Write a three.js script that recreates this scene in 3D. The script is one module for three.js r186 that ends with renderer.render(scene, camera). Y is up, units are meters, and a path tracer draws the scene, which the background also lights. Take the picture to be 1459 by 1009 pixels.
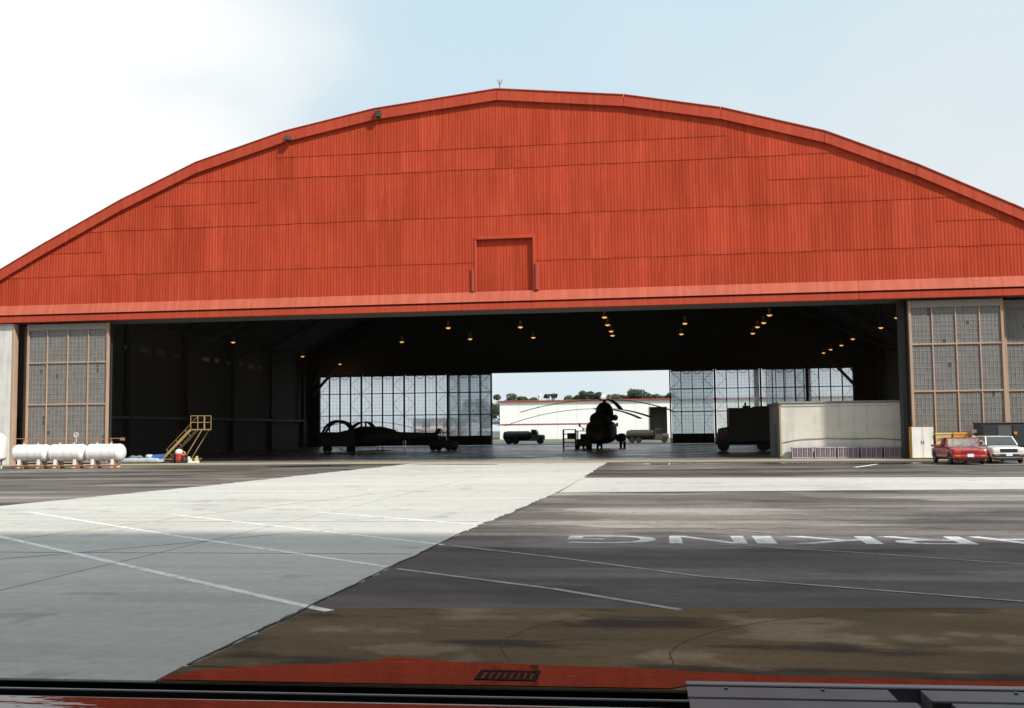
import * as THREE from 'three';
import { mergeGeometries, toCreasedNormals } from 'three/addons/utils/BufferGeometryUtils.js';
import { FontLoader } from 'three/addons/loaders/FontLoader.js';

// ---------------------------------------------------------------- camera, sky, sun, exposure
const scene = new THREE.Scene();
const camera = new THREE.PerspectiveCamera(37.18, 1459 / 1009, 0.1, 3000);
camera.position.set(0, 2.0, 66.05);
camera.rotation.order = 'YXZ';
camera.rotation.set(0.07184, 0.14391, -0.01083);
scene.add(camera);

const SUN_AZ = THREE.MathUtils.degToRad(57), SUN_EL = THREE.MathUtils.degToRad(42);
const sunDir = new THREE.Vector3(Math.cos(SUN_EL) * Math.sin(SUN_AZ), Math.sin(SUN_EL), Math.cos(SUN_EL) * Math.cos(SUN_AZ));
const sun = new THREE.DirectionalLight(new THREE.Color(1, 0.95, 0.88), 5.0);
sun.position.copy(sunDir).multiplyScalar(150).add(new THREE.Vector3(-8, 0, 10));
sun.target.position.set(-8, 0, 10);
sun.castShadow = true; sun.shadow.radius = 4; sun.shadow.mapSize.set(4096, 4096);
Object.assign(sun.shadow.camera, { left: -100, right: 100, top: 100, bottom: -100, near: 1, far: 400 });
scene.add(sun, sun.target);

const renderer = new THREE.WebGLRenderer({ antialias: true });
renderer.toneMapping = THREE.LinearToneMapping;
renderer.toneMappingExposure = 1.06;
renderer.shadowMap.enabled = true;

// seeded randomness and noise
function rng(seed) { let s = seed >>> 0; return () => { s = (s + 0x6D2B79F5) >>> 0; let t = Math.imul(s ^ (s >>> 15), 1 | s); t = (t + Math.imul(t ^ (t >>> 7), 61 | t)) ^ t; return ((t ^ (t >>> 14)) >>> 0) / 4294967296; }; }
const R = rng(77);
const rr = (a, b) => a + (b - a) * R();
const sstep = (a, b, x) => { const t = Math.min(1, Math.max(0, (x - a) / (b - a))); return t * t * (3 - 2 * t); };
const HASH = (() => { const r = rng(5), a = new Float32Array(65536); for (let i = 0; i < a.length; i++) a[i] = r(); return a; })();
function vnoise(x, y, px, py, seed = 0) {            // tileable value noise with periods px, py
  const xi = Math.floor(x), yi = Math.floor(y), fx = x - xi, fy = y - yi, u = fx * fx * (3 - 2 * fx), v = fy * fy * (3 - 2 * fy);
  const h = (i, j) => HASH[((((i % px) + px) % px) * 131 + (((j % py) + py) % py) * 7919 + seed * 1013) & 65535];
  const a = h(xi, yi), b = h(xi + 1, yi), c = h(xi, yi + 1), d = h(xi + 1, yi + 1);
  return a + (b - a) * u + (c - a) * v + (a - b - c + d) * u * v;
}
function fbm(u, v, fx, fy, oct, seed = 0) { let s = 0, a = 0.5, n = 0; for (let o = 0; o < oct; o++) { s += a * vnoise(u * fx, v * fy, fx, fy, seed + o * 17); n += a; a *= 0.5; fx *= 2; fy *= 2; } return s / n; }

function makeSky() {
  const w = 1024, h = 512, d = new Float32Array(w * h * 4);
  for (let j = 0; j < h; j++) for (let i = 0; i < w; i++) {
    const el = ((j + 0.5) / h - 0.5) * Math.PI, az = ((i + 0.5) / w - 0.5) * 2 * Math.PI;
    const y = Math.sin(el), x = Math.cos(el) * Math.cos(az), z = Math.cos(el) * Math.sin(az), e = Math.max(y, 0);
    const k = Math.pow(e, 0.55);
    let r = 0.88 - 0.32 * k, g = 0.97 - 0.13 * k, b = 1.02 - 0.02 * k;
    const q = 1 / (e + 0.22), cx = x * q * 0.11 + 0.5, cz = z * q * 0.11 + 0.5;
    const wisps = fbm(cx, cz, 9, 5, 6, 3);
    const banks = 0.5 + 0.5 * Math.sin(3 * az + 2.0 + 1.2 * (fbm(cx, cz, 4, 4, 3, 9) - 0.5));
    const edge = fbm(cx, cz, 16, 14, 5, 21);
    const c1 = sstep(0.36, 0.74, wisps) * 0.66, c2 = sstep(0.42, 0.86, banks + (edge - 0.5) * 0.75 + (wisps - 0.5) * 0.3);
    const c = Math.min(1, Math.max(c1, c2)) * sstep(-0.02, 0.06, y);
    const wht = 1.0 + 0.2 * c2;
    r += (wht * 0.985 - r) * c; g += (wht - g) * c; b += (wht * 1.0 - b) * c;
    const p = (j * w + i) * 4, q2 = 0.82; d[p] = r * q2; d[p + 1] = g * q2; d[p + 2] = b * q2; d[p + 3] = 1;
  }
  const t = new THREE.DataTexture(d, w, h, THREE.RGBAFormat, THREE.FloatType);
  t.mapping = THREE.EquirectangularReflectionMapping; t.magFilter = t.minFilter = THREE.LinearFilter; t.wrapS = THREE.RepeatWrapping; t.needsUpdate = true;
  return t;
}
scene.background = makeSky();
scene.environment = scene.background;

// ---------------------------------------------------------------- textures and materials
function tex(w, h, fn, srgb = true) {
  const d = new Uint8Array(w * h * 4), o = [0, 0, 0];
  for (let j = 0; j < h; j++) for (let i = 0; i < w; i++) {
    fn(i / w, j / h, o); const p = (j * w + i) * 4;
    for (let k = 0; k < 3; k++) { let c = Math.min(1, Math.max(0, o[k])); if (srgb) c = c <= 0.0031308 ? c * 12.92 : 1.055 * Math.pow(c, 1 / 2.4) - 0.055; d[p + k] = c * 255; }
    d[p + 3] = 255;
  }
  const t = new THREE.DataTexture(d, w, h); t.magFilter = THREE.LinearFilter; t.minFilter = THREE.LinearMipmapLinearFilter; t.generateMipmaps = true; t.wrapS = t.wrapT = THREE.RepeatWrapping;
  if (srgb) t.colorSpace = THREE.SRGBColorSpace; t.needsUpdate = true; return t;
}
const per = (t, metres, my = metres) => { t.repeat.set(1 / metres, 1 / my); return t; };   // uv are metres
const mix = (a, b, t) => a + (b - a) * t;

const asphaltMap = per(tex(1024, 1024, (u, v, o) => {
  const big = fbm(u, v, 5, 9, 5, 1), streak = fbm(u, v, 6, 60, 4, 40), fine = fbm(u, v, 300, 300, 2, 70), st = sstep(0.55, 0.72, fbm(u, v, 11, 26, 5, 90));
  const pale = sstep(0.5, 0.66, fbm(u, v, 4, 30, 5, 140)), patch = sstep(0.47, 0.53, fbm(u, v, 4, 6, 5, 150)), k = 0.088 * (0.2 + 0.9 * big + 0.6 * streak) * (0.8 + 0.4 * patch) * (0.78 + 0.44 * fine) * (1 - 0.5 * st) * (1 + 0.95 * pale);
  o[0] = k * 1.1; o[1] = k * 1.0; o[2] = k * 0.88;
}), 34);
const asphaltRough = per(tex(512, 512, (u, v, o) => { const k = 0.46 + 0.42 * fbm(u, v, 6, 30, 5, 61); o[0] = o[1] = o[2] = k; }, false), 23);
const grainBump = per(tex(512, 512, (u, v, o) => { const k = fbm(u, v, 128, 128, 3, 33); o[0] = o[1] = o[2] = k; }, false), 3);
const rippleBump = per(tex(512, 512, (u, v, o) => { const k = fbm(u, v, 24, 60, 3, 133); o[0] = o[1] = o[2] = k; }, false), 5);
const concreteMap = per(tex(1024, 1024, (u, v, o) => {
  const big = fbm(u, v, 4, 6, 5, 11), streak = fbm(u, v, 4, 48, 4, 43), fine = fbm(u, v, 260, 260, 2, 71), st = sstep(0.60, 0.76, fbm(u, v, 9, 15, 5, 97));
  const spot = sstep(0.70, 0.80, fbm(u, v, 30, 34, 4, 160)), k = 0.475 * (0.72 + 0.28 * big + 0.26 * streak) * (0.9 + 0.2 * fine) * (1 - 0.13 * st) * (1 - 0.22 * spot);
  o[0] = k; o[1] = k * 0.995; o[2] = k * 0.95;
}), 26);
const brownMap = per(tex(1024, 1024, (u, v, o) => {
  const big = fbm(u, v, 5, 8, 5, 15), streak = fbm(u, v, 3, 30, 4, 47), fine = fbm(u, v, 240, 240, 2, 73), st = sstep(0.50, 0.70, fbm(u, v, 6, 17, 5, 99)), gr = sstep(0.58, 0.7, fbm(u, v, 8, 11, 5, 199));
  const k = 0.185 * (0.35 + 0.75 * big + 0.55 * streak) * (0.8 + 0.4 * fine) * (1 - 0.72 * st) * (0.8 + 0.55 * gr);
  o[0] = k * 1.16; o[1] = k * mix(0.76, 0.84, gr); o[2] = k * mix(0.36, 0.52, gr);
}), 9);
const floorMap = per(tex(512, 512, (u, v, o) => { const k = 0.19 * (0.4 + 1.2 * fbm(u, v, 7, 9, 5, 16)); o[0] = k; o[1] = k; o[2] = k * 1.03; }), 18);
const floorRough = per(tex(512, 512, (u, v, o) => { const k = 0.10 + 0.36 * fbm(u, v, 8, 12, 5, 62); o[0] = o[1] = o[2] = k; }, false), 20);
const sidingMap = per(tex(1024, 512, (u, v, o) => {
  const st = fbm(u, v, 70, 4, 4, 21), big = fbm(u, v, 5, 4, 4, 22), fine = fbm(u, v, 200, 100, 2, 23), k = (0.78 + 0.26 * st) * (0.86 + 0.28 * big) * (0.95 + 0.1 * fine), f = sstep(0.45, 0.8, st) * 0.12;
  o[0] = 0.9 * k; o[1] = 0.9 * k * (1 + f); o[2] = 0.9 * k * (1 + f * 1.2);
}), 14, 9);
const paintMap = per(tex(512, 512, (u, v, o) => { const st = fbm(u, v, 24, 4, 4, 31), sp = fbm(u, v, 60, 60, 3, 32), k = 0.80 + 0.13 * st + 0.1 * sp; o[0] = k; o[1] = k * 0.99; o[2] = k * 0.97; }), 5);
const wallMap = per(tex(512, 512, (u, v, o) => { const st = sstep(0.52, 0.8, fbm(u, v, 30, 3, 4, 35)), sp = fbm(u, v, 12, 14, 5, 36), k = (0.84 + 0.18 * sp) * (1 - 0.14 * st); o[0] = k; o[1] = k * 0.985; o[2] = k * 0.955; }), 7);
const glassMap = per(tex(512, 512, (u, v, o) => { const cell = HASH[(Math.floor(u * 32) * 57 + Math.floor(v * 24) * 331) & 65535], sp = fbm(u, v, 30, 30, 4, 38), k = 0.72 + 0.2 * cell + 0.16 * (sp - 0.5); o[0] = k; o[1] = k * 0.99; o[2] = k * 0.97; }), 9.6, 7.2);
const farGlassMap = per(tex(256, 256, (u, v, o) => { const k = 0.92 + 0.12 * (fbm(u, v, 12, 14, 4, 39) - 0.5); o[0] = k * 0.97; o[1] = k * 0.99; o[2] = k; }), 6);
const paintWorn = per(tex(512, 512, (u, v, o) => { const k = 0.68 + 0.22 * fbm(u, v, 40, 40, 4, 51) - 0.24 * sstep(0.56, 0.66, fbm(u, v, 30, 30, 4, 52)); o[0] = k; o[1] = k; o[2] = k * 0.96; }), 4);
const letterMap = per(tex(512, 512, (u, v, o) => { const c = sstep(0.50, 0.60, fbm(u, v, 22, 40, 5, 56)), k = (0.60 + 0.16 * fbm(u, v, 40, 40, 4, 57)) * (1 - 0.34 * c); o[0] = k; o[1] = k * 0.99; o[2] = k * 0.96; }), 3);
const paintFaint = per(tex(512, 512, (u, v, o) => { const k = 0.25 + 0.14 * fbm(u, v, 40, 40, 4, 53) - 0.10 * sstep(0.48, 0.6, fbm(u, v, 24, 24, 4, 54)); o[0] = k; o[1] = k * 0.98; o[2] = k * 0.94; }), 4);

const lin = (r, g, b) => new THREE.Color().setRGB(r, g, b);
const std = (c, roughness = 0.7, extra = {}) => new THREE.MeshStandardMaterial({ color: lin(...c), roughness, metalness: 0, side: THREE.DoubleSide, ...extra });
const phys = (c, roughness, extra) => new THREE.MeshPhysicalMaterial({ color: lin(...c), roughness, metalness: 0, side: THREE.DoubleSide, ...extra });
const M = {
  asphalt: phys([0.95, 0.95, 0.95], 1, { map: asphaltMap, roughnessMap: asphaltRough, bumpMap: grainBump, bumpScale: 0.006, specularIntensity: 0.55 }),
  concrete: phys([0.96, 0.95, 0.915], 0.9, { map: concreteMap, bumpMap: grainBump, bumpScale: 0.003, specularIntensity: 0.4 }),
  brown: phys([0.72, 0.7, 0.66], 0.8, { map: brownMap, bumpMap: grainBump, bumpScale: 0.004, specularIntensity: 0.3 }),
  paintedSunAsphalt: phys([1.22, 1.22, 1.22], 1, { map: asphaltMap, roughnessMap: asphaltRough, bumpMap: grainBump, bumpScale: 0.006, specularIntensity: 0.55 }),  // asphalt recoloured brighter, extra sunlight put into the colour
  tan: std([0.75, 0.62, 0.42], 0.8, { map: concreteMap }),
  floor: phys([1, 1, 1], 1, { map: floorMap, roughnessMap: floorRough, specularIntensity: 0.4 }),
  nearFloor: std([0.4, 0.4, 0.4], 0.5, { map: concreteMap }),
  water: phys([0.014, 0.012, 0.01], 0.04, { ior: 1.33, bumpMap: rippleBump, bumpScale: 0.0016 }),
  grass: std([0.13, 0.14, 0.05], 0.9),
  line: std([1, 1, 1], 0.7, { map: paintWorn }),
  faintLine: std([1, 1, 1], 0.7, { map: paintFaint }),
  lettering: std([1, 1, 1], 0.7, { map: letterMap }),
  yellowLine: std([0.42, 0.33, 0.14], 0.7, { map: wallMap }),
  crack: std([0.035, 0.032, 0.028], 0.9), seam: std([0.055, 0.052, 0.048], 0.9), paleSeam: std([0.24, 0.24, 0.235], 0.9),
  siding: [0.0, 0.05, -0.05, 0.09, -0.08].map((d) => phys([0.475 + d * 0.6, 0.058 + d * 0.10, 0.023 + d * 0.06], 0.85, { map: sidingMap, specularIntensity: 0.35 })),
  fascia: phys([0.49, 0.066, 0.03], 0.7, { map: sidingMap, specularIntensity: 0.4 }),
  header: phys([0.53, 0.115, 0.066], 0.65, { map: sidingMap, specularIntensity: 0.5 }),
  redBack: std([0.33, 0.05, 0.03], 0.7),
  roof: std([0.35, 0.08, 0.06], 0.75),
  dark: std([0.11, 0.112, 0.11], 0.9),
  grateIron: phys([0.02, 0.011, 0.009], 0.9, { specularIntensity: 0.1 }), darkSteel: std([0.03, 0.032, 0.035], 0.6),
  darkGrey: std([0.07, 0.075, 0.075], 0.6),
  windowDim: std([0.11, 0.12, 0.12], 0.3),
  tanFrame: std([0.45, 0.30, 0.21], 0.6, { map: wallMap }),
  muntin: std([0.27, 0.24, 0.21], 0.6),
  farFrame: std([0.06, 0.058, 0.055], 0.6),
  glass: phys([0.245, 0.245, 0.235], 0.5, { map: glassMap, transmission: 0.22, thickness: 0, ior: 1.5 }),
  darkPane: phys([0.10, 0.105, 0.11], 0.25, { transmission: 0.3, thickness: 0 }),
  farGlass: phys([0.95, 0.98, 1.0], 0.66, { map: farGlassMap, transmission: 0.96, thickness: 0, ior: 1.15 }),
  kick: std([0.30, 0.27, 0.23], 0.7, { map: wallMap }),
  whiteWall: std([0.66, 0.65, 0.62], 0.75, { map: wallMap }),
  shed: std([0.66, 0.64, 0.58], 0.7, { map: wallMap }),
  shedRoof: std([0.25, 0.25, 0.24], 0.8, { map: wallMap }),
  shedTrim: std([0.36, 0.27, 0.19], 0.7),
  whitePaint: std([0.82, 0.81, 0.79], 0.4, { map: wallMap }),
  rust: std([0.36, 0.15, 0.07], 0.8, { map: wallMap }),
  timber: std([0.33, 0.19, 0.09], 0.85, { map: wallMap }),
  yellow: std([0.68, 0.34, 0.04], 0.55, { map: wallMap }),
  paleYellow: std([0.62, 0.46, 0.22], 0.55, { map: wallMap }),
  orange: std([0.70, 0.24, 0.04], 0.6),
  blue: std([0.05, 0.16, 0.50], 0.6), paleBlue: std([0.42, 0.50, 0.58], 0.7, { map: wallMap }),
  sack: std([0.55, 0.52, 0.46], 0.9), grey: std([0.22, 0.22, 0.21], 0.7, { map: wallMap }),
  redPaint: phys([0.42, 0.028, 0.022], 0.32, { clearcoat: 0.7, clearcoatRoughness: 0.12 }),
  carWhite: phys([0.74, 0.75, 0.75], 0.32, { clearcoat: 0.7, clearcoatRoughness: 0.12 }),
  autoGlass: phys([0.03, 0.036, 0.04], 0.05, { clearcoat: 1, clearcoatRoughness: 0.02 }),
  clearGlass: phys([0.75, 0.8, 0.8], 0.04, { transmission: 0.8, thickness: 0 }),
  rubber: std([0.02, 0.02, 0.02], 0.85), chrome: std([0.55, 0.55, 0.56], 0.25, { metalness: 0.9 }),
  black: std([0.025, 0.025, 0.027], 0.5), lens: phys([0.75, 0.75, 0.7], 0.1, { clearcoat: 1 }), amber: phys([0.6, 0.22, 0.03], 0.2, {}), plate: std([0.8, 0.8, 0.82], 0.4),
  olive: std([0.035, 0.04, 0.028], 0.65, { map: wallMap }), oliveLight: std([0.07, 0.075, 0.055], 0.65, { map: wallMap }), blade: std([0.03, 0.028, 0.027], 0.6),
  crate: std([0.40, 0.36, 0.42], 0.8, { map: wallMap }), crateRed: std([0.34, 0.21, 0.22], 0.8, { map: wallMap }), violetDark: std([0.20, 0.18, 0.23], 0.8, { map: wallMap }),
  steel: std([0.22, 0.22, 0.23], 0.45, { metalness: 0.6 }), wetSteel: std([0.10, 0.10, 0.11], 0.45, { map: wallMap }), trench: std([0.012, 0.012, 0.014], 0.9),  // trench is near-black: slot shade put into the colour
  bark: std([0.10, 0.075, 0.05], 0.9),
  leaf: [[0.075, 0.10, 0.05], [0.09, 0.11, 0.06], [0.06, 0.085, 0.05]].map((c) => std(c, 0.8)),
  warehouse: std([0.84, 0.84, 0.84], 0.6), trim: std([0.30, 0.07, 0.06], 0.7), brownDoor: std([0.2, 0.08, 0.05], 0.7),
  stand: std([0.36, 0.25, 0.10], 0.6, { map: wallMap }),
  lampShade: std([0.30, 0.20, 0.10], 0.5), bulb: std([1, 0.7, 0.3], 0.5, { emissive: lin(1, 0.5, 0.13), emissiveIntensity: 1.1 }),
};

// ---------------------------------------------------------------- mesh helpers
function uvm(g) {                                      // uv in metres, by the way each face points
  g = g.index ? g.toNonIndexed() : g;
  for (const k of Object.keys(g.attributes)) if (!['position', 'normal'].includes(k)) g.deleteAttribute(k);
  const p = g.attributes.position, n = g.attributes.normal, uv = new Float32Array(p.count * 2);
  for (let i = 0; i < p.count; i += 3) {
    let ax = 0, ay = 0, az = 0; for (let k = 0; k < 3; k++) { ax += Math.abs(n.getX(i + k)); ay += Math.abs(n.getY(i + k)); az += Math.abs(n.getZ(i + k)); }
    for (let k = 0; k < 3; k++) { const x = p.getX(i + k), y = p.getY(i + k), z = p.getZ(i + k); const [a, b] = ay >= ax && ay >= az ? [x, z] : ax > az ? [z, y] : [x, y]; uv[2 * (i + k)] = a; uv[2 * (i + k) + 1] = b; }
  }
  g.setAttribute('uv', new THREE.BufferAttribute(uv, 2)); return g;
}
function mesh(name, geos, mat, parent = scene, kind) {
  const list = (Array.isArray(geos) ? geos : [geos]).map(uvm), m = new THREE.Mesh(list.length > 1 ? mergeGeometries(list) : list[0], mat);
  m.name = name; m.castShadow = m.receiveShadow = true; if (kind) m.userData.kind = kind; parent.add(m); return m;
}
const shared = (name, geo, mat, parent) => { const m = new THREE.Mesh(geo, mat); m.name = name; m.castShadow = m.receiveShadow = true; parent.add(m); return m; };
const taken = {};
function numbered(n) { const k = taken[n] = (taken[n] ?? -1) + 1; return k ? `${n}_${String(k).padStart(3, '0')}` : n; }
function tag(o, label, category, group, kind) { o.userData.label = label; if (category) o.userData.category = category; if (group) o.userData.group = group; if (kind) o.userData.kind = kind; return o; }
function thing(name, label, category, pos = [0, 0, 0], turn = 0, group) { const g = new THREE.Group(); g.name = numbered(name); g.position.set(...pos); g.rotation.y = turn; scene.add(g); return tag(g, label, category, group); }
function part(name, parent) { const g = new THREE.Group(); g.name = name; parent.add(g); return g; }
function copyOf(o, label, pos, turn = 0) { const c = o.clone(); c.name = numbered(o.name.replace(/_\d{3}$/, '')); c.userData = { ...o.userData }; if (label) c.userData.label = label; c.position.set(...pos); c.rotation.y = turn; scene.add(c); return c; }
const bx = (x0, x1, y0, y1, z0, z1) => new THREE.BoxGeometry(x1 - x0, y1 - y0, z1 - z0).translate((x0 + x1) / 2, (y0 + y1) / 2, (z0 + z1) / 2);
function cham(x0, x1, y0, y1, z0, z1, c = 0.02) {      // box with chamfered long edges
  const w = x1 - x0, h = y1 - y0, s = new THREE.Shape(); c = Math.min(c, w / 3, h / 3, (z1 - z0) / 3);
  s.moveTo(c, c); s.lineTo(w - c, c); s.lineTo(w - c, h - c); s.lineTo(c, h - c); s.closePath();
  return new THREE.ExtrudeGeometry(s, { depth: z1 - z0 - 2 * c, bevelEnabled: true, bevelSize: c, bevelThickness: c, bevelSegments: 1 }).translate(x0, y0, z0 + c);
}
function bar(a, b, t, t2 = t) {                         // square bar between two points
  const A = new THREE.Vector3(...a), B = new THREE.Vector3(...b), L = A.distanceTo(B), g = new THREE.BoxGeometry(t, t2, L);
  const m = new THREE.Matrix4().lookAt(A, B, Math.abs(B.y - A.y) / L > 0.99 ? new THREE.Vector3(0, 0, 1) : new THREE.Vector3(0, 1, 0)); g.applyMatrix4(m);
  return g.translate((A.x + B.x) / 2, (A.y + B.y) / 2, (A.z + B.z) / 2);
}
function rod(a, b, r, r2 = r, n = 8) { const A = new THREE.Vector3(...a), B = new THREE.Vector3(...b), L = A.distanceTo(B), g = new THREE.CylinderGeometry(r2, r, L, n); g.applyQuaternion(new THREE.Quaternion().setFromUnitVectors(new THREE.Vector3(0, 1, 0), B.clone().sub(A).normalize())); return g.translate((A.x + B.x) / 2, (A.y + B.y) / 2, (A.z + B.z) / 2); }
function tube(pts, r, seg = 24, n = 6) { return new THREE.TubeGeometry(new THREE.CatmullRomCurve3(pts.map((p) => new THREE.Vector3(...p))), seg, r, n); }
const cyl = (r, h, x, y, z, axis = 'y', n = 20, r2 = r) => { const g = new THREE.CylinderGeometry(r2, r, h, n); if (axis === 'x') g.rotateZ(Math.PI / 2); if (axis === 'z') g.rotateX(Math.PI / 2); return g.translate(x, y, z); };
function loft(secs, n = 24) {                           // sections along z: [z, half width, y0, y1, exponent, x offset]
  const pos = [], idx = [];
  for (const [z, hw, y0, y1, e = 3, ox = 0] of secs) for (let k = 0; k < n; k++) {
    const a = (k / n) * 2 * Math.PI, c = Math.cos(a), s = Math.sin(a), sg = (v) => Math.sign(v) * Math.pow(Math.abs(v), 2 / e);
    pos.push(ox + hw * sg(c), (y0 + y1) / 2 + ((y1 - y0) / 2) * sg(s), z);
  }
  const m = secs.length;
  for (let j = 0; j < m - 1; j++) for (let k = 0; k < n; k++) { const a = j * n + k, b = j * n + ((k + 1) % n); idx.push(a, a + n, b, b, a + n, b + n); }
  for (let k = 1; k < n - 1; k++) { idx.push(0, k, k + 1); const o = (m - 1) * n; idx.push(o, o + k + 1, o + k); }
  const g = new THREE.BufferGeometry(); g.setAttribute('position', new THREE.Float32BufferAttribute(pos, 3)); g.setIndex(idx); g.computeVertexNormals();
  return toCreasedNormals(g, 0.75);
}
function prism(pts, d0, d1, plane = 'xy') {             // polygon pushed along the third axis
  const s = new THREE.Shape(pts.map((p) => new THREE.Vector2(...p))), g = new THREE.ExtrudeGeometry(s, { depth: d1 - d0, bevelEnabled: false }).translate(0, 0, d0);
  if (plane === 'zy') g.rotateY(-Math.PI / 2).scale(1, 1, 1); return g;        // pts are (z, y), depth runs to -x
}
function hull8(b, t) {                                  // 4 bottom + 4 top corners
  const v = [...b, ...t], f = [[0, 1, 2, 3], [7, 6, 5, 4], [0, 4, 5, 1], [1, 5, 6, 2], [2, 6, 7, 3], [3, 7, 4, 0]], pos = [];
  for (const [a, c, d, e] of f) for (const i of [a, c, d, a, d, e]) pos.push(...v[i]);
  const g = new THREE.BufferGeometry(); g.setAttribute('position', new THREE.Float32BufferAttribute(pos, 3)); g.computeVertexNormals(); return g;
}
function quad(a, b, c, d) { const g = new THREE.BufferGeometry(); g.setAttribute('position', new THREE.Float32BufferAttribute([...a, ...b, ...c, ...a, ...c, ...d], 3)); g.computeVertexNormals(); return g; }
function sheetXZ(pts, y, holes = []) {                  // flat sheet, points are [x, z]
  const s = new THREE.Shape(pts.map(([x, z]) => new THREE.Vector2(x, -z)));
  for (const h of holes) s.holes.push(new THREE.Path(h.map(([x, z]) => new THREE.Vector2(x, -z))));
  return new THREE.ShapeGeometry(s).rotateX(-Math.PI / 2).translate(0, y, 0);
}
function stripe(pts, w, y) { const g = []; for (let i = 0; i + 1 < pts.length; i++) { const [x0, z0] = pts[i], [x1, z1] = pts[i + 1], L = Math.hypot(x1 - x0, z1 - z0), nx = (-(z1 - z0) / L) * w / 2, nz = ((x1 - x0) / L) * w / 2; const b = 0.0005, c = (q) => [[x0 - nx, q, z0 - nz], [x0 + nx, q, z0 + nz], [x1 + nx, q, z1 + nz], [x1 - nx, q, z1 - nz]]; g.push(hull8(c(b), c(y))); } return g; }
const structure = (o, label) => tag(o, label, undefined, undefined, 'structure');

// ---------------------------------------------------------------- ground, aprons, markings
const HX0 = -9, HX1 = 9, HZ0 = 57.35, HZ1 = 58.7;
structure(mesh('ground', sheetXZ([[-1200, -1500], [1200, -1500], [1200, 900], [-1200, 900]], 0, [[[HX0, HZ0], [HX1, HZ0], [HX1, HZ1], [HX0, HZ1]]]), M.asphalt), 'dark patched asphalt between the two hangars');
function wavy(a, b, n, amp) { const o = []; for (let i = 0; i <= n; i++) { const t = i / n; o.push([mix(a[0], b[0], t) + (i && i < n ? rr(-amp, amp) : 0), mix(a[1], b[1], t)]); } return o; }
structure(mesh('concrete_lane', sheetXZ([...wavy([-15.4, 3.2], [-17.3, 28], 50, 0.12), ...wavy([-17.3, 28], [-19.6, 45], 40, 0.1).slice(1), [-19.6, 57.0], [-9, 57.0], [-9, 57.34], ...wavy([-4.12, 57.34], [-3.98, 45], 60, 0.05), ...wavy([-3.95, 44.6], [-3.45, 32.3], 40, 0.07), ...wavy([-3.4, 22.8], [-3.5, 3.2], 40, 0.1)], 0.004), M.concrete), 'pale concrete lane running up to the hangar opening');
structure(mesh('concrete_strip', sheetXZ([[-3.39, 22.8], [4, 23.2], [60, 24.6], [60, 31.0], [10.9, 31.4], [-3.39, 32.6]], 0.004), M.concrete), 'pale concrete strip crossing the asphalt towards the parked cars');
structure(mesh('painted_sun_asphalt', sheetXZ([[-3.38, 32.65], [60, 31.05], [60, 45.2], ...wavy([24, 45.4], [-3.7, 44.2], 60, 0).map(([x, z]) => [x, z + rr(-0.35, 0.35)])], 0.0035), M.paintedSunAsphalt), 'worn streaky asphalt painted lighter as sunlit, between the pale strip and the lettering');  // streaked asphalt copy, with painted sunlight ending near the shade line
structure(mesh('apron_edge', sheetXZ([[-52, -0.9], [32, -0.9], [32, 3.1], [-52, 3.1]], 0.008), M.tan), 'tan concrete apron in front of the open hangar doors');
structure(mesh('hangar_floor', sheetXZ([[-51, -67.6], [30, -67.6], [30, -0.92], [-51, -0.92]], 0.008), M.floor), 'dark glossy damp floor inside the hangar');
structure(mesh('brown_apron', sheetXZ([[-4.0, 54.42], ...wavy([-3.2, 54.36], [9, 53.3], 18, 0.0).map(([x, z]) => [x, z + rr(-0.02, 0.02)]), [26, 52.2], [26, 57.0], [9.0, 57.0], [9.0, 57.34], [-4.08, 57.34]], 0.008), M.brown), 'brown stained concrete apron ending in a straight edge');
structure(mesh('near_floor', sheetXZ([[-30, 58.71], [60, 58.71], [60, 118], [-30, 118]], 0.004), M.nearFloor), 'damp concrete floor behind the steel door track');
structure(mesh('verge', sheetXZ([[-140, -149], [90, -149], [90, -116], [-140, -112]], 0.01), M.grass), 'mown grass verge before the white warehouse');
for (const [pts, w, m, lab] of [
  [[[-30, 32.4], [-13.06, 46.73], [-4.07, 54.32], [-3.75, 54.55]], 0.13, M.line, 'bright white painted line ending at the brown apron beside the concrete edge'],
  [[[-16.4, 40.6], [-9.45, 46.5], [-4.13, 50.76]], 0.11, M.line, 'white painted line crossing the concrete lane, second from the brown apron'],
  [[[-3.9, 51.0], [-1.42, 52.76], [0.12, 54.17]], 0.10, M.faintLine, 'worn white line on asphalt, stopping at the brown apron'],
  [[[-12.25, 41.24], [-6.06, 46.1], [-3.9, 47.8]], 0.10, M.line, 'white painted line crossing the concrete lane, third from the brown apron'],
  [[[-3.75, 47.9], [-1.63, 49.6], [0.43, 51.5], [3.95, 53.3]], 0.08, M.faintLine, 'worn white line running diagonally across dark asphalt to the brown apron'],
  [[[-8.68, 40.55], [-3.99, 43.9]], 0.11, M.line, 'short white line on the pale sunlit concrete lane'],
  [[[0.81, 47.5], [2.9, 48.6], [5.01, 49.97], [9, 52.2]], 0.07, M.faintLine, 'faint worn line just below the painted lettering'],
  [[[-1.5, 42.6], [0.9, 44.6], [2.0, 45.6]], 0.08, M.faintLine, 'faint worn line just beyond the painted lettering'],
  [[[9.0, 13], [10.9, 8.6]], 0.16, M.line, 'short white bay line on the asphalt before the pale shed'],
  [[[-18, 51.5], [-12.4, 47.2], [-11.4, 42], [-9.2, 33]], 0.07, M.yellowLine, 'faded yellow guide line curving over the concrete lane'],
]) structure(mesh(numbered('painted_line'), stripe(pts, w, 0.0085), m), lab);
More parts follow.
